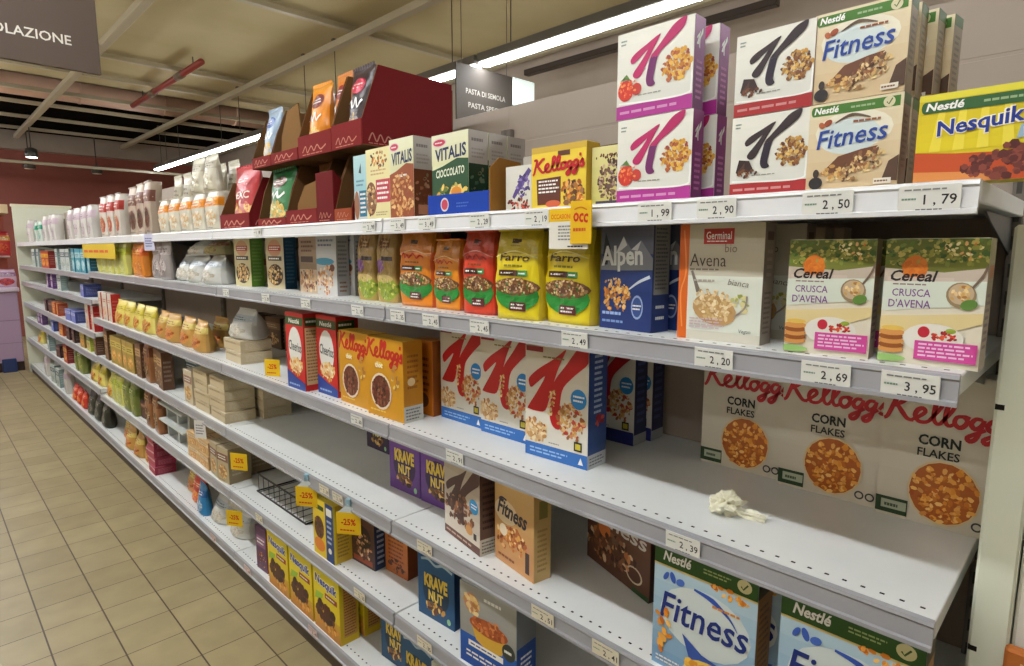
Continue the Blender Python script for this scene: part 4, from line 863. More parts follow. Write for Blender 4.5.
# ================================================================== shelving
STEEL = (204, 206, 204)
def shelf_part(bay, z, front, depth, base=False):
    """tray with folded front, slots along the front, and the price rail clipped on"""
    L = BW - .006; mb = MB(); x1 = front + depth
    mb.box(front, .003, z - .028, x1, .003 + L, z, STEEL, .0015)
    for k in range(int(L / .0255)):
        y = .02 + k * .0255; mb.box(front + .022, y, z + .0002, front + .0265, y + .0065, z + .0004, (60, 62, 64))
    s = build(mb, 'shelf', 'shelf_enamel', bay)
    # slots use a dark material
    me = s.data; me.materials.append(MATS['dark_void_board'])
    for p in me.polygons:
        if p.center.z > z + .0001 and p.center.x < front + .1: p.material_index = 1
    mb = MB(); P = [(0, .001), (-.007, -.001), (-.009, -.006), (-.0065, -.009), (-.0085, -.034), (-.013, -.036), (-.013, -.042), (-.004, -.043), (0, -.03)]
    v = []; F = []
    for y in (.004, BW - .004): v += [(front + a, y, z + b) for a, b in P]
    n = len(P)
    for i in range(n): F.append((i, (i + 1) % n, n + (i + 1) % n, n + i))
    F += [tuple(range(n))[::-1], tuple(range(n, 2 * n))]
    mb.mesh_from(v, F, (196, 198, 200)); build(mb, 'price_rail', 'bright_top_rail' if z > 1.5 else 'rail_plastic', s)
    if not base:
        for y in (.018, BW - .018):
            mb = MB(); q = [(front + .16, z - .03), (x1, z - .03), (x1, z - .1), (front + .22, z - .045)]
            vv = [(a, y - .0015, b) for a, b in q] + [(a, y + .0015, b) for a, b in q]
            mb.mesh_from(vv, [(3, 2, 1, 0), (4, 5, 6, 7), (0, 1, 5, 4), (1, 2, 6, 5), (2, 3, 7, 6), (3, 0, 4, 7)], (96, 94, 90)); build(mb, 'bracket', 'painted_steel', s)
    return s
ORD = ['first', 'second', 'third', 'fourth', 'fifth', 'sixth', 'seventh']
for b in range(7):
    bay = empty('shelving_bay', (0, Y0 + b * BW, 0))
    tag(bay, ['white steel shelving bay nearest the camera, holding the big cereal boxes', 'white steel shelving bay second from the camera, crisps display on top', 'white shelving bay third from the camera, rice bags on top', 'white shelving bay fourth from the camera along the aisle', 'white shelving bay fifth from the camera, first with seven levels', 'white shelving bay sixth from the camera, near the far end', 'white shelving bay at the far end of the run'][b], 'shelving', 'shelving bays along the aisle')
    mb = MB(); mb.box(BACKX, 0, .1, BACKX + .02, BW, 1.858, (160, 150, 136), .001); mb.box(BACKX, 0, 1.864, BACKX + .02, BW, 1.976, (160, 150, 136), .001)
    mb.box(BACKX + .001, 0, 1.857, BACKX + .018, BW, 1.865, (120, 110, 100)); build(mb, 'back_panel', 'back_panel_steel', bay)
    mb = MB(); mb.box(FX + .004, .002, 0, FX + .014, BW - .002, .075, (70, 56, 46), .001); build(mb, 'kick_plate', 'kick_steel', bay)
    for q in (.012, BW - .012):
        mb = MB(); mb.box(BACKX - .02, q - .01, 0, BACKX, q + .01, 1.90, (120, 112, 104), .002)
        for k in range(33): mb.box(BACKX - .0205, q - .004, .16 + k * .05, BACKX - .0195, q + .004, .185 + k * .05, (60, 58, 54))
        build(mb, 'upright', 'painted_steel', bay)
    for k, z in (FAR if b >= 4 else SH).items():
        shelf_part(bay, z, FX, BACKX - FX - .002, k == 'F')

# end panel of the run, white cabinet edge at the right, counter beyond
t = empty('end_panel', (0, Y0 + 7 * BW + .002, 0)); tag(t, 'tall pale end panel closing the far end of the shelving', 'panel')
mb = MB(); mb.box(.93, 0, 0, 1.5, .03, 2.03, (206, 206, 186), .004); build(mb, 'panel_sheet', 'painted_steel', t)
mb = MB(); mb.box(.92, .0, 2.03, 1.52, .05, 2.06, (216, 208, 180), .003); build(mb, 'top_cap', 'painted_steel', t)
t = empty('cabinet_side', (1.1, .107, 0)); tag(t, 'tall white cabinet side standing at the right edge beside the shelving', 'cabinet')
mb = MB(); mb.box(0, -.048, 0, .5, 0, 1.545, (224, 228, 208), .004); build(mb, 'side_post', 'painted_steel', t)
mb = MB(); mb.box(.012, -.5, 0, .5, -.05, 1.545, (228, 226, 214), .004); build(mb, 'side_sheet', 'painted_steel', t)
for z in (.46, .53, .9, 1.28):
    mb = MB(); mb.box(-.0008, -.012, z, .002, -.001, z + .008, (30, 30, 30)); build(mb, 'slot', 'dark_void_board', t)
mb = MB(); mb.box(-.012, -.2, .7, .008, -.045, .935, (190, 110, 50), .004); o = tag(build(mb, 'orange_card', 'matte_paper', None, (1.09, .107, 0)), 'orange card fixed on the white cabinet side, lower right corner of the photo', 'card')
mb2 = MB(); f = Face(mb2, lambda u, v, l: (-.012 - l, -.05 - u * .14, .7 + v * .235), .14, .235); f.lines(.1, .7, .9, .95, (226, 190, 120), 4); build(mb2, 'print', 'matte_paper', o)

# counter beyond the end of the run
t = empty('chilled_counter', (.19, 9.62, 0)); tag(t, 'lavender fronted counter with stocked upper shelves past the shelving end', 'counter')
mb = MB(); mb.box(-1.2, 0, .12, .72, .7, 1.0, (176, 150, 176), .01); mb.box(-1.2, .02, .64, .72, -.004, .65, (140, 116, 140)); mb.box(-1.2, .02, .36, .72, -.004, .368, (150, 126, 146)); build(mb, 'counter_body', 'painted_steel', t)
mb = MB(); mb.box(-1.2, .05, 0, .72, .68, .12, (60, 40, 40), .004); build(mb, 'plinth', 'painted_steel', t)
mb = MB(); mb.box(.5, -.02, .0, .64, .05, .17, (40, 60, 110), .006); build(mb, 'foot_box', 'painted_steel', t)['label'] = 'dark blue box at the foot'
mb = MB(); mb.box(-1.22, -.04, 1.0, .74, .72, 1.05, (206, 190, 206), .006); build(mb, 'counter_top', 'painted_steel', t)
mb = MB(); mb.box(-1.2, .6, 1.05, .72, .68, 1.95, (170, 84, 66), .004); build(mb, 'rear_panel', 'painted_steel', t)
mb = MB(); mb.box(-1.2, .0, 1.95, .72, .68, 2.06, (200, 176, 140), .006); build(mb, 'canopy', 'painted_steel', t)
for z in (1.42,):
    mb = MB(); mb.box(-1.2, .3, z, .72, .6, z + .02, (190, 160, 150), .003); build(mb, 'upper_shelf', 'painted_steel', t)
bagk('counter_red', .2, .3, .12, (190, 50, 56), (206, 150, 60), W, REDB, 'snack_bag', 'block', 31)
bagk('counter_pink', .2, .22, .12, (206, 176, 196), (150, 110, 150), W, REDB, 'snack_bag', 'block', 32)
for i in range(4):
    put('counter_red' if i != 1 else 'counter_pink', .2 + i * .21, 9.66 + .27, 1.4402, 90, ['red bag on the upper counter shelf, leftmost', 'pink bag on the upper counter shelf', 'red bag on the upper counter shelf, second from right', 'red bag on the upper counter shelf, rightmost'][i], 'bag', 'bags on the far counter')
    put('counter_pink' if i != 2 else 'counter_red', .2 + i * .21, 9.7, 1.0502, 90, ['pale pink bag on the counter top, leftmost', 'pale pink bag on the counter top, second from left', 'red bag on the counter top among pale pink ones', 'pale pink bag on the counter top, rightmost'][i], 'bag', 'bags on the far counter')
# ================================================================== goods, bay by bay (x = front face, y = centre of the front face)
A, B, Cc, D, E_, F_ = (SH[k] + .0002 for k in 'ABCDEF')
def zf(k): return FAR[k] + .0002
# ---- top shelf, first bay
put('nesquik_bars', .975, .132, A, 0, 'yellow cereal bar box with blue lettering at the right end of the top shelf')
put('fitness_bars', .972, .285, A, 0, 'beige chocolate bar box with blue lettering, lower one beside the yellow box')
put('fitness_bars', .974, .286, A + .1262, 0, 'beige chocolate bar box with blue lettering, upper front one of the tall stack')
for i in range(3):
    put('fitness_bars', 1.02 + i * .039, .285 - i * .004, A, 0, 'beige bar box standing %s behind the lower front one' % ['directly', 'second', 'third'][i], None, 'beige bar boxes behind the front stack')
    put('fitness_bars', 1.021 + i * .045, .284 - i * .012, A + .1262, -3 * i, 'beige bar box in the upper tier, %s behind the front one' % ['directly', 'second', 'third'][i], None, 'beige bar boxes behind the front stack')
put('kbars_choc', .972, .405, A, 0, 'white bar box with dark brown K, lower of the two stacked')
put('kbars_choc', .972, .404, A + .1252, 0, 'white bar box with dark brown K, upper of the two stacked')
put('kbars_straw', .970, .612, A, 0, 'white bar box with magenta K and strawberry, lower front')
put('kbars_straw', .970, .616, A + .1532, .5, 'white bar box with magenta K and strawberry, upper front')
put('kbars_straw', 1.04, .604, A, 0, 'purple sided magenta K bar box, lower one behind the strawberry front box')
put('kbars_straw', 1.04, .606, A + .1532, 0, 'purple sided magenta K bar box, upper one behind the strawberry front box')
put('nut_bars', .985, .722, A, 0, 'cream bar box showing nut granola, beside the strawberry bar boxes')
put('kellogg_bars', .970, .838, A, 0, 'yellow bar box with red script lettering on the top shelf')
put('berry_bars', .990, .972, A, 0, 'small pale bar box with violet berries beside the yellow script box')
for i in range(2): put('grey_bars', 1.075 + i * .07, .99 - i * .01, A, 0, ['grey backed bar box behind the berry bar box', 'grey backed bar box farthest behind the berry bar box'][i])
mb = MB(); mb.box(-.09, 0, 0, .09, .07, .175, (86, 60, 50), .002); mb.box(-.085, -.001, .14, .085, 0, .17, (110, 76, 62)); o = build(mb, 'shipping_carton', 'corrugated_board', None, (1.27, .99, A), R(-90)); tag(o, 'small dark brown carton standing behind the bar boxes', 'carton')
# muesli in its blue tray
t = empty('display_tray', (.962, 1.19, A), R(-90)); tag(t, 'blue cardboard display tray holding the green muesli boxes', 'display tray')
mb = MB(); mb.box(-.082, 0, 0, .15, .003, .05, (32, 66, 160), .001); build(mb, 'front_lip', 'corrugated_board', t)
mb = MB(); f = Face(mb, lambda u, v, l: (-.082 + u * .23, -l, v * .05), .23, .05); f.ell(.3, .5, .07, .34, (206, 206, 214)); f.ell(.3, .5, .055, .26, (196, 60, 84)); f.lines(.5, .3, .7, .6, (60, 100, 190), 2); build(mb, 'tray_print', 'printed_carton', t)
mb = MB(); mb.box(-.082, .003, 0, .15, .24, .0025, (26, 56, 140), .0005); build(mb, 'tray_floor', 'corrugated_board', t)
mb = MB(); mb.box(.147, .003, .0025, .15, .24, .05, (32, 66, 160), .0008); build(mb, 'side_wall', 'corrugated_board', t)
mb = MB(); q = [(.0, .0), (.12, .0), (.12, .07), (.1, .12), (.03, .125), (0, .1)]
mb.mesh_from([(.151, a_, b) for a_, b in q] + [(.154, a_, b) for a_, b in q], [tuple(range(6))[::-1], tuple(range(6, 12))] + [(i, (i + 1) % 6, 6 + (i + 1) % 6, 6 + i) for i in range(6)], (150, 104, 44)); build(mb, 'brown_flap', 'corrugated_board', t)['label'] = 'torn brown cardboard flap'
for i in range(3): put('muesli_green', .970 + i * .066, 1.191, A + .003, 0, ['green chocolate muesli box at the front of the blue tray', 'green muesli box second in the blue tray', 'green muesli box at the back of the blue tray'][i], None, 'green muesli boxes in the blue tray')
for i in range(2): put('muesli_brown', .970 + i * .064, 1.398, A, 0, ['brown crunchy muesli box, front one beside the blue tray', 'brown crunchy muesli box standing behind its twin'][i], None, 'brown muesli boxes on the top shelf')
put('muesli_pink', .970, 1.515, A, 0, 'yellow muesli box with pink panel next to the brown muesli')
put('muesli_sky', .972, 1.613, A, 0, 'narrow light blue muesli box beside the maroon crisps display')

# crisps display: maroon trays with brown cut-out backs, in two tiers
MAR = (110, 22, 24); BRN = (104, 72, 40)
def crisp_tray(y0, y1, z, h, label, lip=.045, depth=.34, x=.962, front=None, backh=None, flap=None):
    w = y1 - y0; t = empty('display_tray', (x, (y0 + y1) / 2, z), R(-90)); tag(t, label, 'display tray', 'maroon crisps display trays')
    fc = front or (124, 32, 32)
    mb = MB(); mb.box(-w / 2, 0, 0, w / 2, .004, lip, fc, .001); f = Face(mb, lambda u, v, l: (-w / 2 + u * w, -l, v * lip), w, lip); hh = min(.045, lip) / lip
    f.stroke([(.15, .35 * hh), (.25, .75 * hh), (.3, .3 * hh), (.42, .7 * hh), (.5, .35 * hh), (.6, .7 * hh), (.7, .35 * hh), (.85, .6 * hh)], .02, (196, 130, 110)); f.lines(.15, .1 * hh, .85, .25 * hh, (190, 120, 100), 1); build(mb, 'front_lip', 'corrugated_board', t)
    mb = MB(); mb.box(-w / 2, .004, 0, w / 2, depth, .003, BRN, .0005); build(mb, 'tray_floor', 'corrugated_board', t)
    mb = MB(); mb.box(-w / 2, depth, 0, w / 2, depth + .004, backh or h * .9, BRN, .001); build(mb, 'back_wall', 'corrugated_board', t)
    for sx in (-1, 1):
        xx = sx * (w / 2 - .0025); q = [(.004, .0), (depth, .0), (depth, h * .97), (.064, h), (.03, h * .62), (.004, lip)]
        n = len(q); mb = MB(); ix = xx - .002 * sx; ox = xx + .002 * sx
        a0, a1 = (xx - .002, xx + .002); cols = [MAR if sx < 0 else BRN, MAR if sx > 0 else BRN]
        mb.mesh_from([(a0, a_, b) for a_, b in q] + [(a1, a_, b) for a_, b in q], [tuple(range(n))[::-1], tuple(range(n, 2 * n))] + [(i, (i + 1) % n, n + (i + 1) % n, n + i) for i in range(n)], cols + [BRN] * n)
        if sx > 0:
            f = Face(mb, lambda u, v, l: (a1 + l, .004 + u * .34, v * h), .34, h); f.stroke([(.06, .06), (.1, .16), (.14, .06), (.18, .15), (.22, .06), (.26, .14), (.32, .06)], .012, (176, 116, 104)); f.lines(.06, .02, .34, .05, (160, 100, 90), 1)
        build(mb, 'side_wall', 'corrugated_board', t)
    if flap:
        q = [(-w * .42, .0), (w * .45, .0), (w * .3, flap), (-w * .1, flap * .92), (-w * .35, flap * .5)]; n = len(q); mb = MB()
        mb.mesh_from([(a_, .03, b + .004) for a_, b in q] + [(a_, .034, b + .004) for a_, b in q], [tuple(range(n)), tuple(range(n, 2 * n))[::-1]] + [(i, n + i, n + (i + 1) % n, (i + 1) % n) for i in range(n)], (128, 92, 48)); build(mb, 'brown_flap', 'corrugated_board', t)
    return t
T2 = A + .2165
crisp_tray(1.655, 1.757, A, .213, 'lower maroon display tray standing empty beside the light blue muesli box', .04, front=(150, 70, 40))
crisp_tray(1.760, 1.872, A, .213, 'lower maroon display tray with a tall maroon front panel', .16, front=(104, 22, 24))
crisp_tray(1.875, 2.10, A, .213, 'lower maroon display tray with a torn brown flap', .05, flap=.14)
crisp_tray(2.105, 2.345, A, .213, 'lower maroon display tray holding the green crisps bag', .03)
crisp_tray(2.43, 2.74, A, .2, 'lower maroon display tray at the left end, holding the red bag', .06)
crisp_tray(1.583, 1.757, T2, .234, 'upper maroon display tray with big maroon side, holding the dark crisps bag', .075)
crisp_tray(1.760, 1.985, T2, .234, 'upper maroon display tray holding the orange crisps bags', .07)
crisp_tray(1.99, 2.2, T2, .2, 'upper maroon display tray with torn brown boards inside', .04, flap=.19)
crisp_tray(2.205, 2.37, T2, .19, 'upper maroon display tray at the left, with the blue bag', .04)
def crispbag(kind, w, h, body, band, seedk, word=None, tc=W):
    def art(f):
        f.grad(0, 0, 1, .4, mix(body, (20, 10, 10), .2), body); f.ell(.5, .78, .3, .1, band); f.lines(.3, .74, .7, .82, W, 2, random.Random(seedk))
        if word: f.text(word, .26, .48, .8, .6, tc, .02, .1)
        else: f.stroke([(.2, .5), (.3, .6), (.4, .5), (.52, .62), (.6, .5), (.8, .58)], .05, tc)
        f.ell(.5, .26, .3, .14, mix(body, W, .5)); f.flakes(.5, .25, .34, .17, [(236, 206, 120), (226, 180, 80), mix(body, W, .3)], 34, .16, seedk)
    deftype(kind, 'crisps_bag', 'bag', pouch(w, h, .09, body, art, mix(body, (0, 0, 0), .3), 'pillow', seedk, seal=mix(body, W, .1), nu=10, nv=14))
crispbag('crisps_green', .2, .203, (40, 116, 60), (120, 76, 60), 41)
crispbag('crisps_red', .26, .25, (176, 26, 36), (196, 40, 46), 42, "EXC", (230, 220, 206))
crispbag('crisps_orange', .12, .232, (226, 140, 20), (120, 40, 30), 43)
crispbag('crisps_amber', .12, .245, (206, 120, 40), (130, 20, 30), 44)
crispbag('crisps_dark', .13, .235, (50, 34, 34), (196, 40, 70), 45)
crispbag('crisps_blue', .12, .21, (150, 170, 190), (40, 80, 150), 46)
crispbag('crisps_brown', .16, .21, (130, 84, 44), (196, 170, 130), 47)
put('crisps_green', .978, 2.225, A + .004, 0, 'green crisps bag in the lower display tray')
put('crisps_red', .995, 2.60, A + .004, 0, 'red crisps bag with white capital lettering on the top shelf')
put('crisps_brown', 1.03, 1.98, A + .004, 0, 'brown crisps bag in the middle lower tray')
put('crisps_orange', .985, 1.92, T2 + .004, 4, 'bright orange crisps bag in the upper display tray')
put('crisps_amber', 1.005, 1.80, T2 + .004, 0, 'amber crisps bag right of the bright orange one in the upper tray')
put('crisps_dark', .985, 1.665, T2 + .004, 0, 'dark crisps bag with red badge in the upper display tray')
put('crisps_blue', .985, 2.29, T2 + .004, 0, 'pale blue crisps bag in the upper left display tray')
# ---- top shelf, farther bays
def row(z, items, kindlabel, x=.965, group=None, jit=0, yaw=0):
    for i, it in enumerate(items):
        k, y = it[0], it[1]; dx = it[2] if len(it) > 2 else 0; dz = it[3] if len(it) > 3 else 0
        put(k, x + dx, y, z + dz, yaw + (((i * 37) % 11) - 5) * .8 * jit, kindlabel[i] if isinstance(kindlabel, list) else kindlabel, None, group)
for i in range(5):
    put('rice_white', .965, 2.86 + i * .18, A, 0, 'white and orange rice bag in the lower row, %s from the red crisps bag' % ['nearest', 'second', 'third', 'fourth', 'farthest'][i], None, 'rice bags on the top shelf')
for i in range(6):
    put('tall_white', 1.05, 2.86 + i * .16, A, 0, 'tall clear rice bag standing behind the lower rice bags, %s from the red bag' % ['nearest', 'second', 'third', 'fourth', 'fifth', 'farthest'][i], None, 'tall rice bags on the top shelf')
for i in range(2): put('short_white', .967, 2.9 + i * .17, A + .1725, 2, ['short clear rice bag on top of the lower row near the red bag', 'short clear rice bag on top of the lower row, left of its twin'][i], None, 'tall rice bags on the top shelf')
row(A, [('white_brown', 3.86), ('white_brown', 4.05, .01), ('white_brown', 4.3, .03), ('white_red', 4.55), ('white_red', 4.75), ('white_red', 4.95), ('white_plain', 5.4), ('white_plain', 5.62), ('white_plain', 5.9), ('white_plain', 6.2), ('white_plain', 7.0), ('white_plain', 7.2), ('white_plain', 7.5), ('white_teal', 7.8), ('white_teal', 8.1), ('white_plain', 8.6)],
    ['white flour bag with brown band, nearest of three on the top shelf', 'white flour bag with brown band, middle of three on the top shelf', 'white flour bag with brown band, farthest of three on the top shelf', 'pale bag with red band on the top shelf, nearest of three', 'pale bag with red band on the top shelf, middle of three', 'pale bag with red band on the top shelf, farthest of three',
     'whitish bag past the red banded ones on the far top shelf, first', 'whitish bag past the red banded ones on the far top shelf, second', 'whitish bag past the red banded ones on the far top shelf, third', 'whitish bag past the red banded ones on the far top shelf, fourth', 'whitish bag on the far top shelf after the gap, first', 'whitish bag on the far top shelf after the gap, second', 'whitish bag on the far top shelf beside the teal bags', 'teal and white bag on the far top shelf, nearer one', 'teal and white bag on the far top shelf, farther one', 'whitish bag at the far end of the top shelf'], group='bags on the far top shelf', jit=1)
put('redgold_box', 1.1, 4.9, A + .12, 0, 'small red box standing among pale bags on the far top shelf') if False else None

# ---- second shelf, first and second bay
put('bran_box', .990, .176, B, -1, 'oat bran box with orange sun and pancakes, right one at the shelf end')
put('bran_box', .982, .305, B, 5, 'oat bran box with orange sun and pancakes, left one')
put('bran_box', 1.06, .308, B, 3, 'oat bran box hidden behind the left oat bran box')
put('oat_box', .998, .489, B, 1.5, 'cream oat flake box with orange spine and red label')
put('oat_box', 1.10, .46, B, 1.5, 'cream oat flake box right behind the front cream oat box')
put('oat_box_brown', 1.15, .445, B, 1.5, 'brownish oat box third in line behind the cream oat box')
put('oat_box_brown', 1.2, .43, B, 1.5, 'brownish oat box last in line behind the cream oat box')
put('alpine_muesli', 1.008, .690, B, -4, 'dark blue muesli box with white mountains and lettering')
put('alpine_muesli', 1.075, .655, B, -2, 'dark blue muesli box mostly hidden behind its twin')
put('bag_yellow', 1.0, .838, B, -3, 'yellow muesli bag with green bowl, right of the pair')
put('bag_yellow', .983, .974, B, 5, 'yellow muesli bag with green bowl, left of the pair')
put('bag_red', .993, 1.120, B, 4, 'red muesli bag with green bowl')
put('bag_orange_small', 1.012, 1.268, B, 0, 'smaller orange muesli bag next to the red bag')
put('bag_orange', 1.012, 1.410, B, 0, 'larger orange muesli bag with green bowl')
put('bag_beige', 1.03, 1.585, B, 0, 'beige grain bag with green print, nearer to the orange bags')
put('bag_beige', 1.03, 1.70, B, 0, 'beige grain bag with purple patch, farther from the orange bags')
put('nut_cereal_white', 1.045, 1.98, B, 0, 'white cereal box with nuts and grey side')
put('nut_cereal_white', 1.1, 1.955, B, 0, 'white cereal box hidden behind the front white nut box')
put('nut_cereal_brown', 1.055, 2.14, B, -2, 'brown nut cereal box beside the white nut box')
put('grain_teal', 1.095, 2.50, B, 6, 'grain box with dark teal side') if False else put('grain_teal', 1.07, 2.46, B, 8, 'grain box with dark teal side')
put('grain_green', 1.045, 2.74, B, 2, 'grain box with green side')
row(B, [('clear_white', 3.02, .0), ('clear_white', 3.24, .0), ('flat_olive', 3.02, .02, .137), ('flat_white', 3.25, .02, .137), ('clear_olive', 2.98, .2), ('clear_white', 3.455, .02), ('grey_bag', 3.67), ('grey_bag', 3.88, .02)],
    ['clear wrapped bread pack at the bottom of the pile beside the green sided box', 'clear wrapped bread pack at the bottom of the pile, second from the green sided box', 'olive wrapped pack on top of the bread pile', 'clear wrapped bread pack on top of the bread pile', 'olive wrapped pack deep behind the bread pile', 'clear wrapped bread pack at the left end of the pile', 'grey crispbread bag beside the bread pile', 'grey crispbread bag farther from the bread pile'], group=None, jit=1)
row(B, [('orange_bag', 4.12), ('orange_bag', 4.32, .03), ('lemon_pack', 4.52), ('lemon_pack', 4.69), ('lemon_pack', 4.86), ('lemon_pack', 5.03), ('lemon_pack', 5.2)],
    ['orange bag on the second shelf, nearer one', 'orange bag on the second shelf, farther one'] + ['lemon green pack on the second shelf, %s of five' % q for q in ('nearest', 'second', 'middle', 'fourth', 'farthest')], jit=1)
zb = zf('B')
row(zb, [('teal_box', 5.55), ('teal_box', 5.75), ('teal_box', 5.95), ('teal_box', 6.15), ('pale_box', 6.4), ('pale_box', 6.62), ('pale_box', 6.95), ('redgold_box', 7.5), ('redgold_box', 7.72), ('pale_box', 8.1), ('pale_box', 8.4)],
    ['teal cracker box on the far second shelf, %s' % q for q in ('nearest', 'second', 'third', 'farthest')] + ['pale box beside the teal boxes, nearest', 'pale box beside the teal boxes, second', 'pale box beside the teal boxes, third', 'red and gold box on the far second shelf, nearer', 'red and gold box on the far second shelf, farther', 'pale box past the red and gold boxes, nearer', 'pale box past the red and gold boxes, farther'], jit=1)
zg = zf('G')
row(zg, [('lavender_pack', 5.9), ('white_plain', 6.6, 0) if False else ('brown_box', 6.9) if False else ('small_purple', 7.35), ('small_pale', 6.95), ('small_purple', 7.6)], ['lavender pack on the far narrow shelf', 'purple box on the far narrow shelf, nearer', 'pale box on the far narrow shelf', 'purple box on the far narrow shelf, farther'], jit=1)

# ---- third shelf
for i, (x, y, yw) in enumerate(((1.288, .194, 0), (1.299, .384, 1), (1.314, .574, 1))):
    put('corn_flakes', x, y, Cc, yw, ['corn flakes box with red script at the back, right one', 'corn flakes box with red script at the back, middle one', 'corn flakes box with red script at the back, left one'][i], None, 'corn flakes boxes at the back')
put('k_red', 1.056, .912, Cc, 3, 'white cereal box with large red K, frontmost of three')
put('k_red', 1.098, 1.128, Cc, 1, 'white cereal box with large red K, middle of three')
put('k_red', 1.108, 1.322, Cc, 0, 'white cereal box with large red K, left of three')
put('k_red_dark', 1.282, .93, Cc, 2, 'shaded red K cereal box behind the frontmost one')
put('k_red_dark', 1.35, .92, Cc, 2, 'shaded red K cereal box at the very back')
put('cocoa_yellow', .978, 1.523, Cc, 2, 'orange yellow cocoa cereal box with red script, right one')
put('cocoa_yellow', .990, 1.722, Cc, -1, 'orange yellow cocoa cereal box with red script, left one')
put('cocoa_orange', 1.085, 1.478, Cc, 0, 'dark orange cereal box behind the right cocoa box')
put('hoops_red', .964, 2.085, Cc, 0, 'red cereal hoops box, left front one with beige side')
put('hoops_red', .998, 1.915, Cc, 0, 'red cereal hoops box half hidden by the cocoa boxes')
put('hoops_red', 1.08, 2.12, Cc, 0, 'red cereal hoops box behind the left one')
for i in range(2):
    put('cream_brick', 1.0 + .002 * (i % 2), 2.80 + .01 * (i % 3), Cc + i * .0523, (i % 3 - 1) * 2, 'flat crispbread pack in the low stack beside the red hoops, %s' % ['bottom', 'upper'][i], None, 'flat packs stacked beside the red boxes')
put('clear_white', 1.0, 2.8, Cc + .1046, 0, 'clear tray pack lying on the low crispbread stack')
row(Cc, [('gold_bag', 3.22), ('gold_bag', 3.44, .01), ('gold_bag', 3.66), ('gold_bag', 3.88, .01), ('gold_bag', 3.3, .12), ('yellow_bag', 4.12), ('yellow_bag', 4.35), ('yellow_bag', 4.58), ('yellow_bag', 4.8), ('whitered_box', 4.98), ('whitered_box', 5.13), ('whitered_box', 5.28)],
    ['golden snack bag on the third shelf, %s' % q for q in ('nearest', 'second', 'third', 'fourth', 'behind the nearest')] + ['yellow snack bag on the third shelf, %s of four' % q for q in ('nearest', 'second', 'third', 'farthest')] + ['white box with red side on the third shelf, %s of three' % q for q in ('nearest', 'middle', 'farthest')], jit=1)
zc = zf('C')
row(zc, [('orange_pack', 7.2), ('lavender_pack', 6.4), ('lavender_pack', 6.65), ('whitered_box', 5.6), ('whitered_box', 5.8), ('maroon_pack', 7.6), ('maroon_pack', 7.9), ('orange_pack', 7.4)], ['orange pack on the far third shelf, nearer', 'lavender pack on the far third shelf, nearer', 'lavender pack on the far third shelf, farther', 'white and red box on the far third shelf, nearer', 'white and red box on the far third shelf, farther', 'maroon pack on the far third shelf, nearer', 'maroon pack on the far third shelf, farther', 'orange pack on the far third shelf, farther'], jit=1)
for i in range(4): put('dark_pack', 1.3, 2.62 + i * .22, Cc, 0, 'dark brown pack standing at the back of the third shelf, %s of four' % ['nearest', 'second', 'third', 'farthest'][i], None, 'dark packs at the back of the third shelf')
for i in range(3): put('dark_pack', 1.28, 3.3 + i * .2, D, 0, 'dark brown pack at the back of the fourth shelf gap, %s of three' % ['nearest', 'middle', 'farthest'][i], None, 'dark packs at the back of the fourth shelf')
# crumpled tissue
rnd = random.Random(4); bm = bmesh.new(); bmesh.ops.create_icosphere(bm, subdivisions=4, radius=1)
for v in bm.verts:
    c = v.co.copy(); n = 1 + .3 * math.sin(c.x * 5 + 2 * c.y) * math.sin(c.z * 6 + 1) + .16 * math.sin(c.y * 13 + c.x * 9) + .1 * math.sin(c.z * 21 + c.x * 17) + rnd.uniform(-.05, .05)
    v.co = Vector((c.x * .032 * n, c.y * .026 * n, max(.0006, .018 + c.z * .02 * n)))
me = bpy.data.meshes.new('crumpled_tissue'); bm.to_mesh(me); bm.free(); me.materials.append(MATS['tissue_paper'])
o = add_obj('crumpled_tissue', me, None, (1.075, .49, Cc)); tag(o, 'crumpled white tissue left on the empty third shelf', 'tissue')
bm = bmesh.new(); bmesh.ops.create_icosphere(bm, subdivisions=3, radius=1)
for v in bm.verts:
    c = v.co.copy(); n = 1 + .35 * math.sin(c.x * 7 + 3 * c.y) + .15 * math.sin(c.y * 15)
    v.co = Vector((.01 + c.x * .012 * n, -.04 + c.y * .03 * n, max(.0005, .006 + c.z * .007 * n)))
me = bpy.data.meshes.new('loose_end'); bm.to_mesh(me); bm.free(); me.materials.append(MATS['tissue_paper']); add_obj('loose_end', me, o)

# ---- fourth shelf
put('fitness_blue', .962, .474, D, 0, 'light blue cereal box with dark blue lettering, left of the pair at lower right')
put('fitness_blue', .962, .236, D, 0, 'light blue cereal box with dark blue lettering, right one at the bottom corner')
put('fitness_blue', 1.03, .455, D, 0, 'light blue cereal box peeking out behind the left one')
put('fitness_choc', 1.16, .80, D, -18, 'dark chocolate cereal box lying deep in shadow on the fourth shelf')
put('fitness_tan', 1.008, 1.005, D, -9, 'tan cereal box with dark lettering on the fourth shelf')
put('k_brown', 1.006, 1.205, D, -10, 'white cereal box with brown K on the fourth shelf')
put('krave_purple', 1.103, 1.435, D, 3, 'purple cereal box, right of the pair on the fourth shelf')
put('krave_purple', 1.098, 1.607, D, 2, 'purple cereal box, left of the pair on the fourth shelf')
put('krave_dark', 1.268, 2.04, D, 0, 'dark purple cereal box at the back of the fourth shelf')
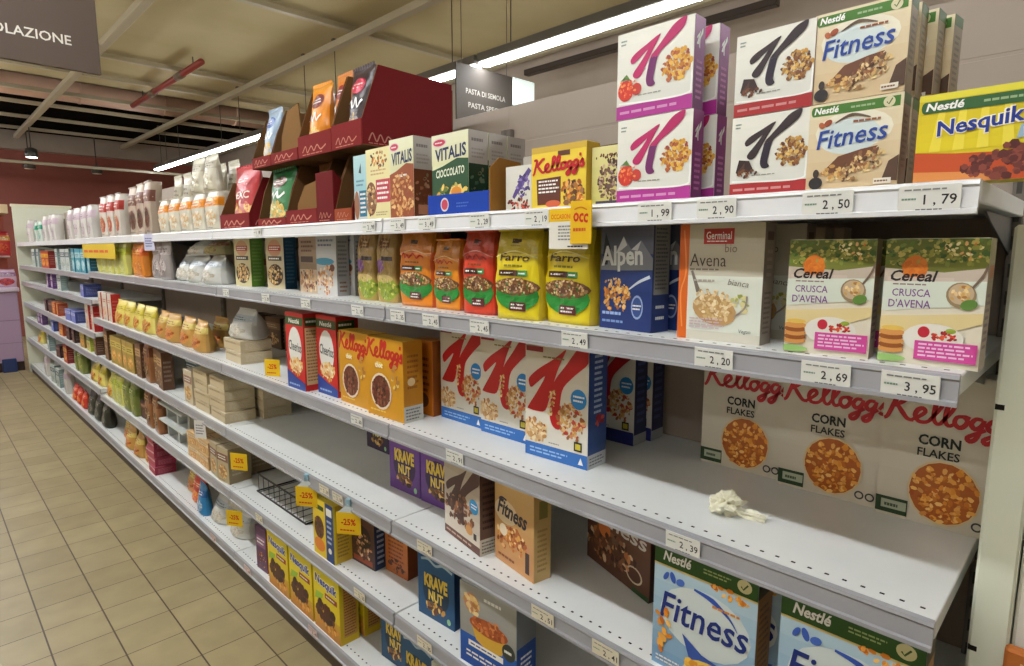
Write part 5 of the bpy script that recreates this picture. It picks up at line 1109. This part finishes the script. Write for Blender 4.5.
for cidx, (x, y) in enumerate(((.968, 2.95), (.968, 3.17), (1.125, 2.9), (1.125, 3.12))):
    for i in range(4 if cidx < 2 else 3):
        put('cream_brick', x + .003 * ((i + cidx) % 2), y + .006 * ((i * 2 + cidx) % 3), D + i * .0523, ((i + cidx) % 3 - 1) * 1.5, 'cream brick pack, %s in the %s stack on the fourth shelf' % (['lowest', 'second', 'third', 'topmost'][i], ['front right', 'front left', 'rear right', 'rear left'][cidx]), None, 'cream brick packs stacked on the fourth shelf')
put('cream_tall', .97, 3.38, D, 0, 'cream upright pack with brown band beside the brick stacks')
row(D, [('tall_white', 3.72, .05, -.0) if False else ('brown_box', 3.86), ('brown_box', 3.99, .02), ('pale_box', 3.7, .12), ('brown_bag', 4.14), ('brown_box', 4.32), ('amber_box', 4.52), ('amber_box', 4.67), ('amber_box', 4.82), ('amber_box', 4.97), ('brown_box', 5.2)],
    ['brown box on the fourth shelf after the empty gap, nearest', 'brown box on the fourth shelf after the empty gap, second', 'pale box deep in the gap of the fourth shelf', 'brown biscuit bag between brown boxes on the fourth shelf', 'brown box left of the brown biscuit bag', 'amber box on the fourth shelf, nearest of four', 'amber box on the fourth shelf, second of four', 'amber box on the fourth shelf, third of four', 'amber box on the fourth shelf, farthest of four', 'brown box past the amber boxes'], jit=1)
zh = zf('H')
row(zh, [('small_brown', 5.6), ('small_lemon', 5.85), ('white_brown', 6.1, 0) if False else ('small_amber', 6.1), ('maroon_pack', 6.5), ('maroon_pack', 6.75), ('orange_pack', 7.1), ('lavender_pack', 7.6), ('small_purple', 8.3), ('small_purple', 8.5)], ['far lower shelf: brown box nearest', 'far lower shelf: lemon pack beside the brown box', 'far lower shelf: amber box', 'far lower shelf: dark maroon pack, nearer', 'far lower shelf: dark maroon pack, farther', 'far lower shelf: orange pack', 'far lower shelf: lavender pack', 'far lower shelf: purple box, nearer', 'far lower shelf: purple box, farther'], jit=1)

# ---- fifth shelf
put('bowl_blue', .965, 1.058, E_, 4, 'grey and blue cereal box with a bowl of flakes')
put('krave_blue', 1.012, 1.335, E_, 4, 'dark blue cereal box with yellow lettering beside the bowl box')
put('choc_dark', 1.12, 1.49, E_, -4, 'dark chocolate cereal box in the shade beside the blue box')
put('choc_orange', 1.075, 1.635, E_, 4, 'orange brown cereal box beside the dark chocolate boxes')
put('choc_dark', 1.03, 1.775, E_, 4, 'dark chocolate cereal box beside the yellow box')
put('choc_yellow', .956, 1.915, E_, 0, 'yellow chocolate cereal box with blue stripe under a promo card')
put('choc_yellow', 1.035, 1.93, E_, 0, 'yellow chocolate cereal box behind the one with the promo card')
t = empty('wire_basket', (1.15, 2.45, E_)); tag(t, 'empty black wire basket on the fifth shelf', 'basket')
mb = MB(); bl = (36, 32, 30)
for z in (.004, .09): mb.tube([(-.12, -.24, z), (.13, -.24, z), (.13, .24, z), (-.12, .24, z), (-.12, -.24, z)], .004, bl, 6)
build(mb, 'rim', 'painted_steel', t)
mb = MB()
for k in range(9): mb.tube([(-.12, -.22 + k * .055, .09), (-.12, -.22 + k * .055, .004), (.13, -.22 + k * .055, .004), (.13, -.22 + k * .055, .09)], .002, bl, 5)
build(mb, 'wires', 'painted_steel', t)
put('tin_stack', .962, 2.915, E_, 6, 'tan tin like biscuit pack at the right of its pair on the fifth shelf')
put('tin_stack', .962, 3.04, E_, -3, 'tan tin like biscuit pack beside the cookie trays')
put('tin_stack', 1.085, 2.97, E_, 0, 'tan tin like biscuit pack behind the front pair')
for i in range(4): put('cookie_tray', .966 + .002 * i, 3.2 + (i // 2) * .17, E_ + (i % 2) * .0722, 2 * i - 3, ['cookie tray right bottom beside the tin packs', 'cookie tray right top beside the tin packs', 'cookie tray left bottom past the right ones', 'cookie tray left top past the right ones'][i], None, 'cookie trays on the fifth shelf')
for i in range(2):
    t = empty('display_riser', (1.02, 3.72, E_ + i * .13)) if i == 0 else t
mb = MB()
for zz in (.10, .2): mb.box(-.06, -.22, zz, .3, .22, zz + .012, (196, 200, 196), .002)
build(mb, 'tier', 'painted_steel', t)
for yy in (-.2, 0, .2):
    mb = MB(); mb.box(-.02, yy - .012, 0, .26, yy + .012, .2, (186, 190, 186), .002); build(mb, 'post', 'painted_steel', t)
tag(t, 'white stepped display riser standing empty on the fifth shelf', 'riser')
row(E_, [('brown_bag', 4.03), ('brown_bag', 4.2), ('maroon_pack', 4.4, .03), ('green_bag', 4.58), ('green_bag', 4.75), ('lemon_pack', 4.93), ('lemon_pack', 5.1), ('yellow_bag', 5.28)],
    ['brown biscuit bag on the fifth shelf, nearer', 'brown biscuit bag on the fifth shelf, farther', 'small maroon pack on the fifth shelf', 'olive green bag on the fifth shelf, nearer', 'olive green bag on the fifth shelf, farther', 'lemon pack on the fifth shelf, nearer', 'lemon pack on the fifth shelf, farther', 'yellow snack bag on the fifth shelf'], jit=1)
ze = zf('E')
row(ze, [('yellow_bag', 5.6), ('yellow_bag', 5.85), ('lemon_pack', 6.1) if False else ('green_bag', 6.3), ('green_bag', 6.5), ('redgold_box', 7.0), ('maroon_pack', 7.4), ('pale_box', 8.0), ('yellow_bag', 8.7)], ['yellow bag low in the far bays, nearest', 'yellow bag low in the far bays, second', 'olive green bag low in the far bays, nearer', 'olive green bag low in the far bays, farther', 'red and gold box low in the far bays', 'maroon pack low in the far bays', 'pale box low in the far bays', 'yellow bag at the far end of the run, low down'], jit=1)

# ---- base shelf
for i, y in enumerate((1.915, 2.12, 2.325)): put('nesquik_cereal', .955, y, F_, 0, ['yellow cereal box with blue lettering on the base shelf, nearest of three', 'yellow cereal box with blue lettering on the base shelf, middle of three', 'yellow cereal box with blue lettering on the base shelf, farthest of three'][i], None, 'yellow cereal boxes on the base shelf')
put('nesquik_cereal', 1.045, 1.905, F_, 0, 'yellow cereal box behind the nearest one on the base shelf')
put('krave_blue', 1.04, 1.60, F_, 4, 'dark blue cereal box on the base shelf, farther one')
put('krave_blue', 1.0, 1.425, F_, 2, 'dark blue cereal box on the base shelf, nearer one')
put('white_green', .975, 1.23, F_, 0, 'white and green cereal box at the bottom of the picture')
put('violet_box', .97, 2.53, F_, 3, 'slim violet box beside the yellow cereal boxes')
row(F_, [('clear_white', 2.95, .03), ('clear_white', 2.98, .04, .132), ('clear_white', 3.17, .02), ('blue_bag', 3.34, .0), ('navy_bag', 3.13, .2), ('red_bag', 3.5, .03), ('gold_bag', 3.69, .06)],
    ['white wrapped pack on the base shelf, nearest', 'white wrapped pack lying on top of the nearest on the base shelf', 'white wrapped pack on the base shelf beside the blue bag', 'bright blue bag on the base shelf', 'navy bag deep on the base shelf behind the white packs', 'red bag on the base shelf', 'golden bag on the base shelf beside the red bag'], jit=1)
for i in range(5): put('pink_pack', .962 + .003 * (i % 2), 4.2 + .008 * (i % 3), F_ + i * .0523, (i % 3 - 1) * 2, 'pink wafer pack on the base shelf, %s of the stack' % ['bottom', 'second', 'third', 'fourth', 'topmost'][i], None, 'pink wafer packs stacked on the base shelf')
row(F_, [('gold_bag', 4.62), ('gold_bag', 4.84), ('gold_bag', 5.1, .05), ('yellow_bag', 4.42, .02)], ['golden bag past the pink stack on the base shelf, nearest', 'golden bag past the pink stack on the base shelf, second', 'golden bag past the pink stack on the base shelf, third', 'yellow bag right behind the pink stack on the base shelf'], jit=1)
zq = zf('F')
row(zq, [('dark_net', 5.6), ('dark_net', 5.85), ('dark_net', 6.1), ('red_bag', 6.4), ('red_bag', 6.6), ('red_bag', 6.8), ('white_plain', 7.2), ('pale_box', 7.6), ('pale_box', 7.9), ('white_plain', 8.4)], ['dark speckled bag on the far base shelf, nearest', 'dark speckled bag on the far base shelf, middle', 'dark speckled bag on the far base shelf, farthest', 'red bag on the far base shelf, nearest', 'red bag on the far base shelf, middle', 'red bag on the far base shelf, farthest', 'whitish bag on the far base shelf, nearer', 'pale box on the far base shelf, nearer', 'pale box on the far base shelf, farther', 'whitish bag on the far base shelf, farther'], jit=1)

# ================================================================== price labels and promo cards
def price(y, z, txt, label, w=.068, tint=(222, 222, 214), small=True):
    mb = MB(); h = .037; mb.box(-w / 2, -.001, 0, w / 2, 0, h, tint, .0003)
    f = Face(mb, lambda u, v, l: (-w / 2 + u * w, -.001 - l, v * h), w, h)
    f.text(txt.replace('.', ' , '), .42, .26, .94, .66, (50, 50, 52), .012); f.lines(.06, .45, .34, .6, (120, 150, 130), 1); f.lines(.3, .1, .8, .2, (90, 90, 90), 1); f.lines(.1, .78, .9, .9, (130, 130, 130), 1)
    o = build(mb, 'price_label', 'matte_paper', None, (FX - .0105, y, z - .0405), R(-90)); o.rotation_euler[0] = R(3)
    tag(o, label, 'price label', 'price labels on the shelf rails')
TOPN, SECN, THN, FON, FIN, BAN = 'top', 'second', 'third', 'fourth', 'fifth', 'base'
NM = {'A': TOPN, 'B': SECN, 'C': THN, 'D': FON, 'E': FIN, 'F': BAN}
TAGS = [('A', .18, '1.79', 'under the yellow bar box'), ('A', .302, '2.50', 'under the beige bar box'), ('A', .47, '2.90', 'under the dark K bar boxes'), ('A', .585, '1.99', 'under the strawberry bar box'), ('A', .868, '2.19', 'under the yellow script bar box'), ('A', 1.047, '2.29', 'under the berry bars'), ('A', 1.248, '3.49', 'under the blue tray'), ('A', 1.377, '3.49', 'under the brown muesli'), ('A', 1.52, '2.99', 'under the pink panel muesli'), ('A', 2.3, '1.89', 'under the green crisps bag'),
        ('B', .182, '3.95', 'under the right oat bran box'), ('B', .288, '2.69', 'under the left oat bran box'), ('B', .463, '2.20', 'under the cream oat box'), ('B', .762, '2.49', 'beside the blue muesli box'), ('B', 1.05, '2.45', 'under the left yellow bag'), ('B', 1.239, '2.45', 'under the small orange bag'), ('B', 1.388, '2.35', 'under the large orange bag'), ('B', 1.598, '2.15', 'under the beige bags'), ('B', 1.933, '3.25', 'under the white nut box'), ('B', 2.258, '3.09', 'under the brown nut box'), ('B', 2.66, '2.75', 'under the green sided box'),
        ('C', .505, '2.39', 'over the left light blue box'), ('C', 1.149, '2.91', 'under the middle red K box'), ('C', 1.626, '2.60', 'under the cocoa boxes'),
        ('D', .668, '2.41', 'left of the light blue cereal box'), ('D', .843, '2.51', 'second from the light blue box'), ('D', 1.286, '2.45', 'over the blue yellow lettered box'), ('D', 1.768, '2.59', 'right of the promo cards'), ('D', 1.86, '2.59', 'between the two promo cards'),
        ('E', 1.296, '2.35', 'under the dark blue box'), ('E', 1.648, '2.25', 'under the orange brown box'), ('E', 2.45, '1.85', 'under the wire basket'), ('F', 2.0, '2.49', 'under the yellow cereal boxes'), ('F', 2.62, '1.49', 'left of the violet box'), ('F', 3.05, '1.29', 'under the white wrapped packs')]
for s_, y, tx, wh in TAGS: price(y, SH[s_], tx, 'price label %s on the %s shelf rail %s' % (tx, NM[s_], wh), tint=(222, 196, 190) if s_ == 'F' else (222, 214, 190) if s_ in 'DE' else (222, 222, 214))
def promo(y, z, label, w=.085, h=.075, lean=0, hanger=True, big='-25%', xo=0):
    o = empty('promo_card', (FX - .018 + xo, y, z), R(-90 + lean)); tag(o, label, 'promo card')
    mb = MB(); mb.box(-w / 2, -.001, -h, w / 2, .001, 0, (226, 186, 24), .0004); f = Face(mb, lambda u, v, l: (-w / 2 + u * w, -.001 - l, -h + v * h), w, h)
    f.text(big, .2, .42, .8, .72, (196, 50, 24), .03); f.lines(.15, .12, .85, .28, (196, 80, 30), 1); build(mb, 'card', 'matte_paper', o)
    if hanger:
        mb = MB(); q = [(-w * .42, 0), (w * .42, 0), (.0, .03)]; mb.mesh_from([(a_, -.0006, b) for a_, b in q] + [(a_, .0006, b) for a_, b in q], [(0, 1, 2), (5, 4, 3), (0, 3, 4, 1), (1, 4, 5, 2), (2, 5, 3, 0)], (206, 216, 216)); mb.box(-.008, -.0006, .02, .008, .016, .045, (150, 190, 206), .0004); build(mb, 'clip', 'moulded_plastic', o)['label'] = 'clear plastic clip'
promo(1.985, SH['D'] - .042, 'yellow promo card hanging over the yellow chocolate box, left of two', lean=34)
promo(1.69, SH['D'] - .045, 'yellow promo card hanging over the dark chocolate boxes, right of two', lean=34)
promo(2.62, SH['D'] - .075, 'yellow promo card hanging at the tin packs', hanger=False, lean=30)
promo(2.72, SH['E'] - .07, 'yellow promo card hanging over the white packs on the base shelf', hanger=False, lean=30)
promo(2.36, SH['C'] + .07, 'small yellow card standing on the third shelf beside the red hoops', .07, .068, hanger=False, xo=.06, lean=30)
# big double card under the top shelf
o = empty('promo_card', (FX - .02, .765, SH['A'] - .035), R(-90)); tag(o, 'large white and yellow double promo card hanging below the top shelf', 'promo card')
mb = MB(); mb.box(-.06, -.001, -.05, .04, .001, .03, (222, 218, 206), .0004); f = Face(mb, lambda u, v, l: (-.06 + u * .1, -.001 - l, -.05 + v * .08), .1, .08)
f.rect(0, .68, 1, 1, (228, 186, 20)); f.text('OCCASIONE', .06, .74, .6, .86, (206, 90, 30), .02); f.lines(.25, .2, .7, .6, (130, 130, 130), 5); f.lines(.5, .03, .95, .1, (60, 60, 60), 1); build(mb, 'card', 'matte_paper', o)
mb = MB(); mb.box(.0, -.006, -.04, .052, -.004, .042, (222, 178, 20), .0004); f = Face(mb, lambda u, v, l: (u * .052, -.006 - l, -.04 + v * .082), .052, .082); f.text('occ', .15, .5, .85, .72, (196, 50, 30), .03, 0, -.1); f.lines(.15, .25, .85, .42, (196, 90, 30), 1); f.stroke([(.2, .8), (.5, .85), (.8, .78)], .05, (206, 120, 30)); build(mb, 'yellow_flag', 'matte_paper', o)['label'] = 'tilted yellow flag'
# yellow banner strip on the far second shelf
mb = MB(); mb.box(-.5, -.001, -.1, .5, .001, 0, (206, 176, 40), .0004); f = Face(mb, lambda u, v, l: (-.5 + u, -.001 - l, -.1 + v * .1), 1, .1); f.lines(.05, .3, .95, .7, (206, 90, 40), 1)
tag(build(mb, 'promo_strip', 'matte_paper', None, (FX - .02, 5.0, SH['A'] - .045), R(-90)), 'long yellow promo strip hanging below the far top shelf', 'promo strip')
mb = MB(); mb.box(-.035, -.001, -.07, .035, .001, .02, (214, 212, 206), .0004); f = Face(mb, lambda u, v, l: (-.035 + u * .07, -.001 - l, -.07 + v * .09), .07, .09); f.lines(.15, .2, .85, .8, (120, 120, 130), 4)
tag(build(mb, 'hanging_tag', 'matte_paper', None, (FX - .02, 3.1, SH['D'] - .045), R(-62)), 'white hanging tag below the fourth shelf rail', 'tag')
mb = MB(); mb.box(-.035, -.001, -.06, .035, .001, .03, (206, 206, 226), .0004); f = Face(mb, lambda u, v, l: (-.035 + u * .07, -.001 - l, -.06 + v * .09), .07, .09); f.lines(.15, .2, .85, .8, (110, 110, 160), 4)
tag(build(mb, 'hanging_tag', 'matte_paper', None, (FX - .02, 3.72, SH['A'] - .03), R(-62)), 'white hanging tag below the top shelf over the grey bags', 'tag')

# ================================================================== camera, light, view
cam = bpy.data.cameras.new('camera'); co = bpy.data.objects.new('camera', cam); COL.objects.link(co); SC.camera = co
cam.sensor_width = 36; cam.lens = 600 / 1024 * 36; cam.clip_start = .02
co.location = (0, 0, EYE); co.rotation_euler = (R(90 - 7.876), 0, R(-44.92))
w = bpy.data.worlds.new('store_air'); SC.world = w; w.use_nodes = True
w.node_tree.nodes['Background'].inputs[0].default_value = (*lin((255, 240, 214)), 1); w.node_tree.nodes['Background'].inputs[1].default_value = .1
SC.view_settings.view_transform = 'Standard'; SC.view_settings.look = 'None'; SC.view_settings.gamma = 1; SC.view_settings.use_curve_mapping = False
SC.view_settings.exposure = 0
SC.cycles.max_bounces = 6; SC.cycles.diffuse_bounces = 4
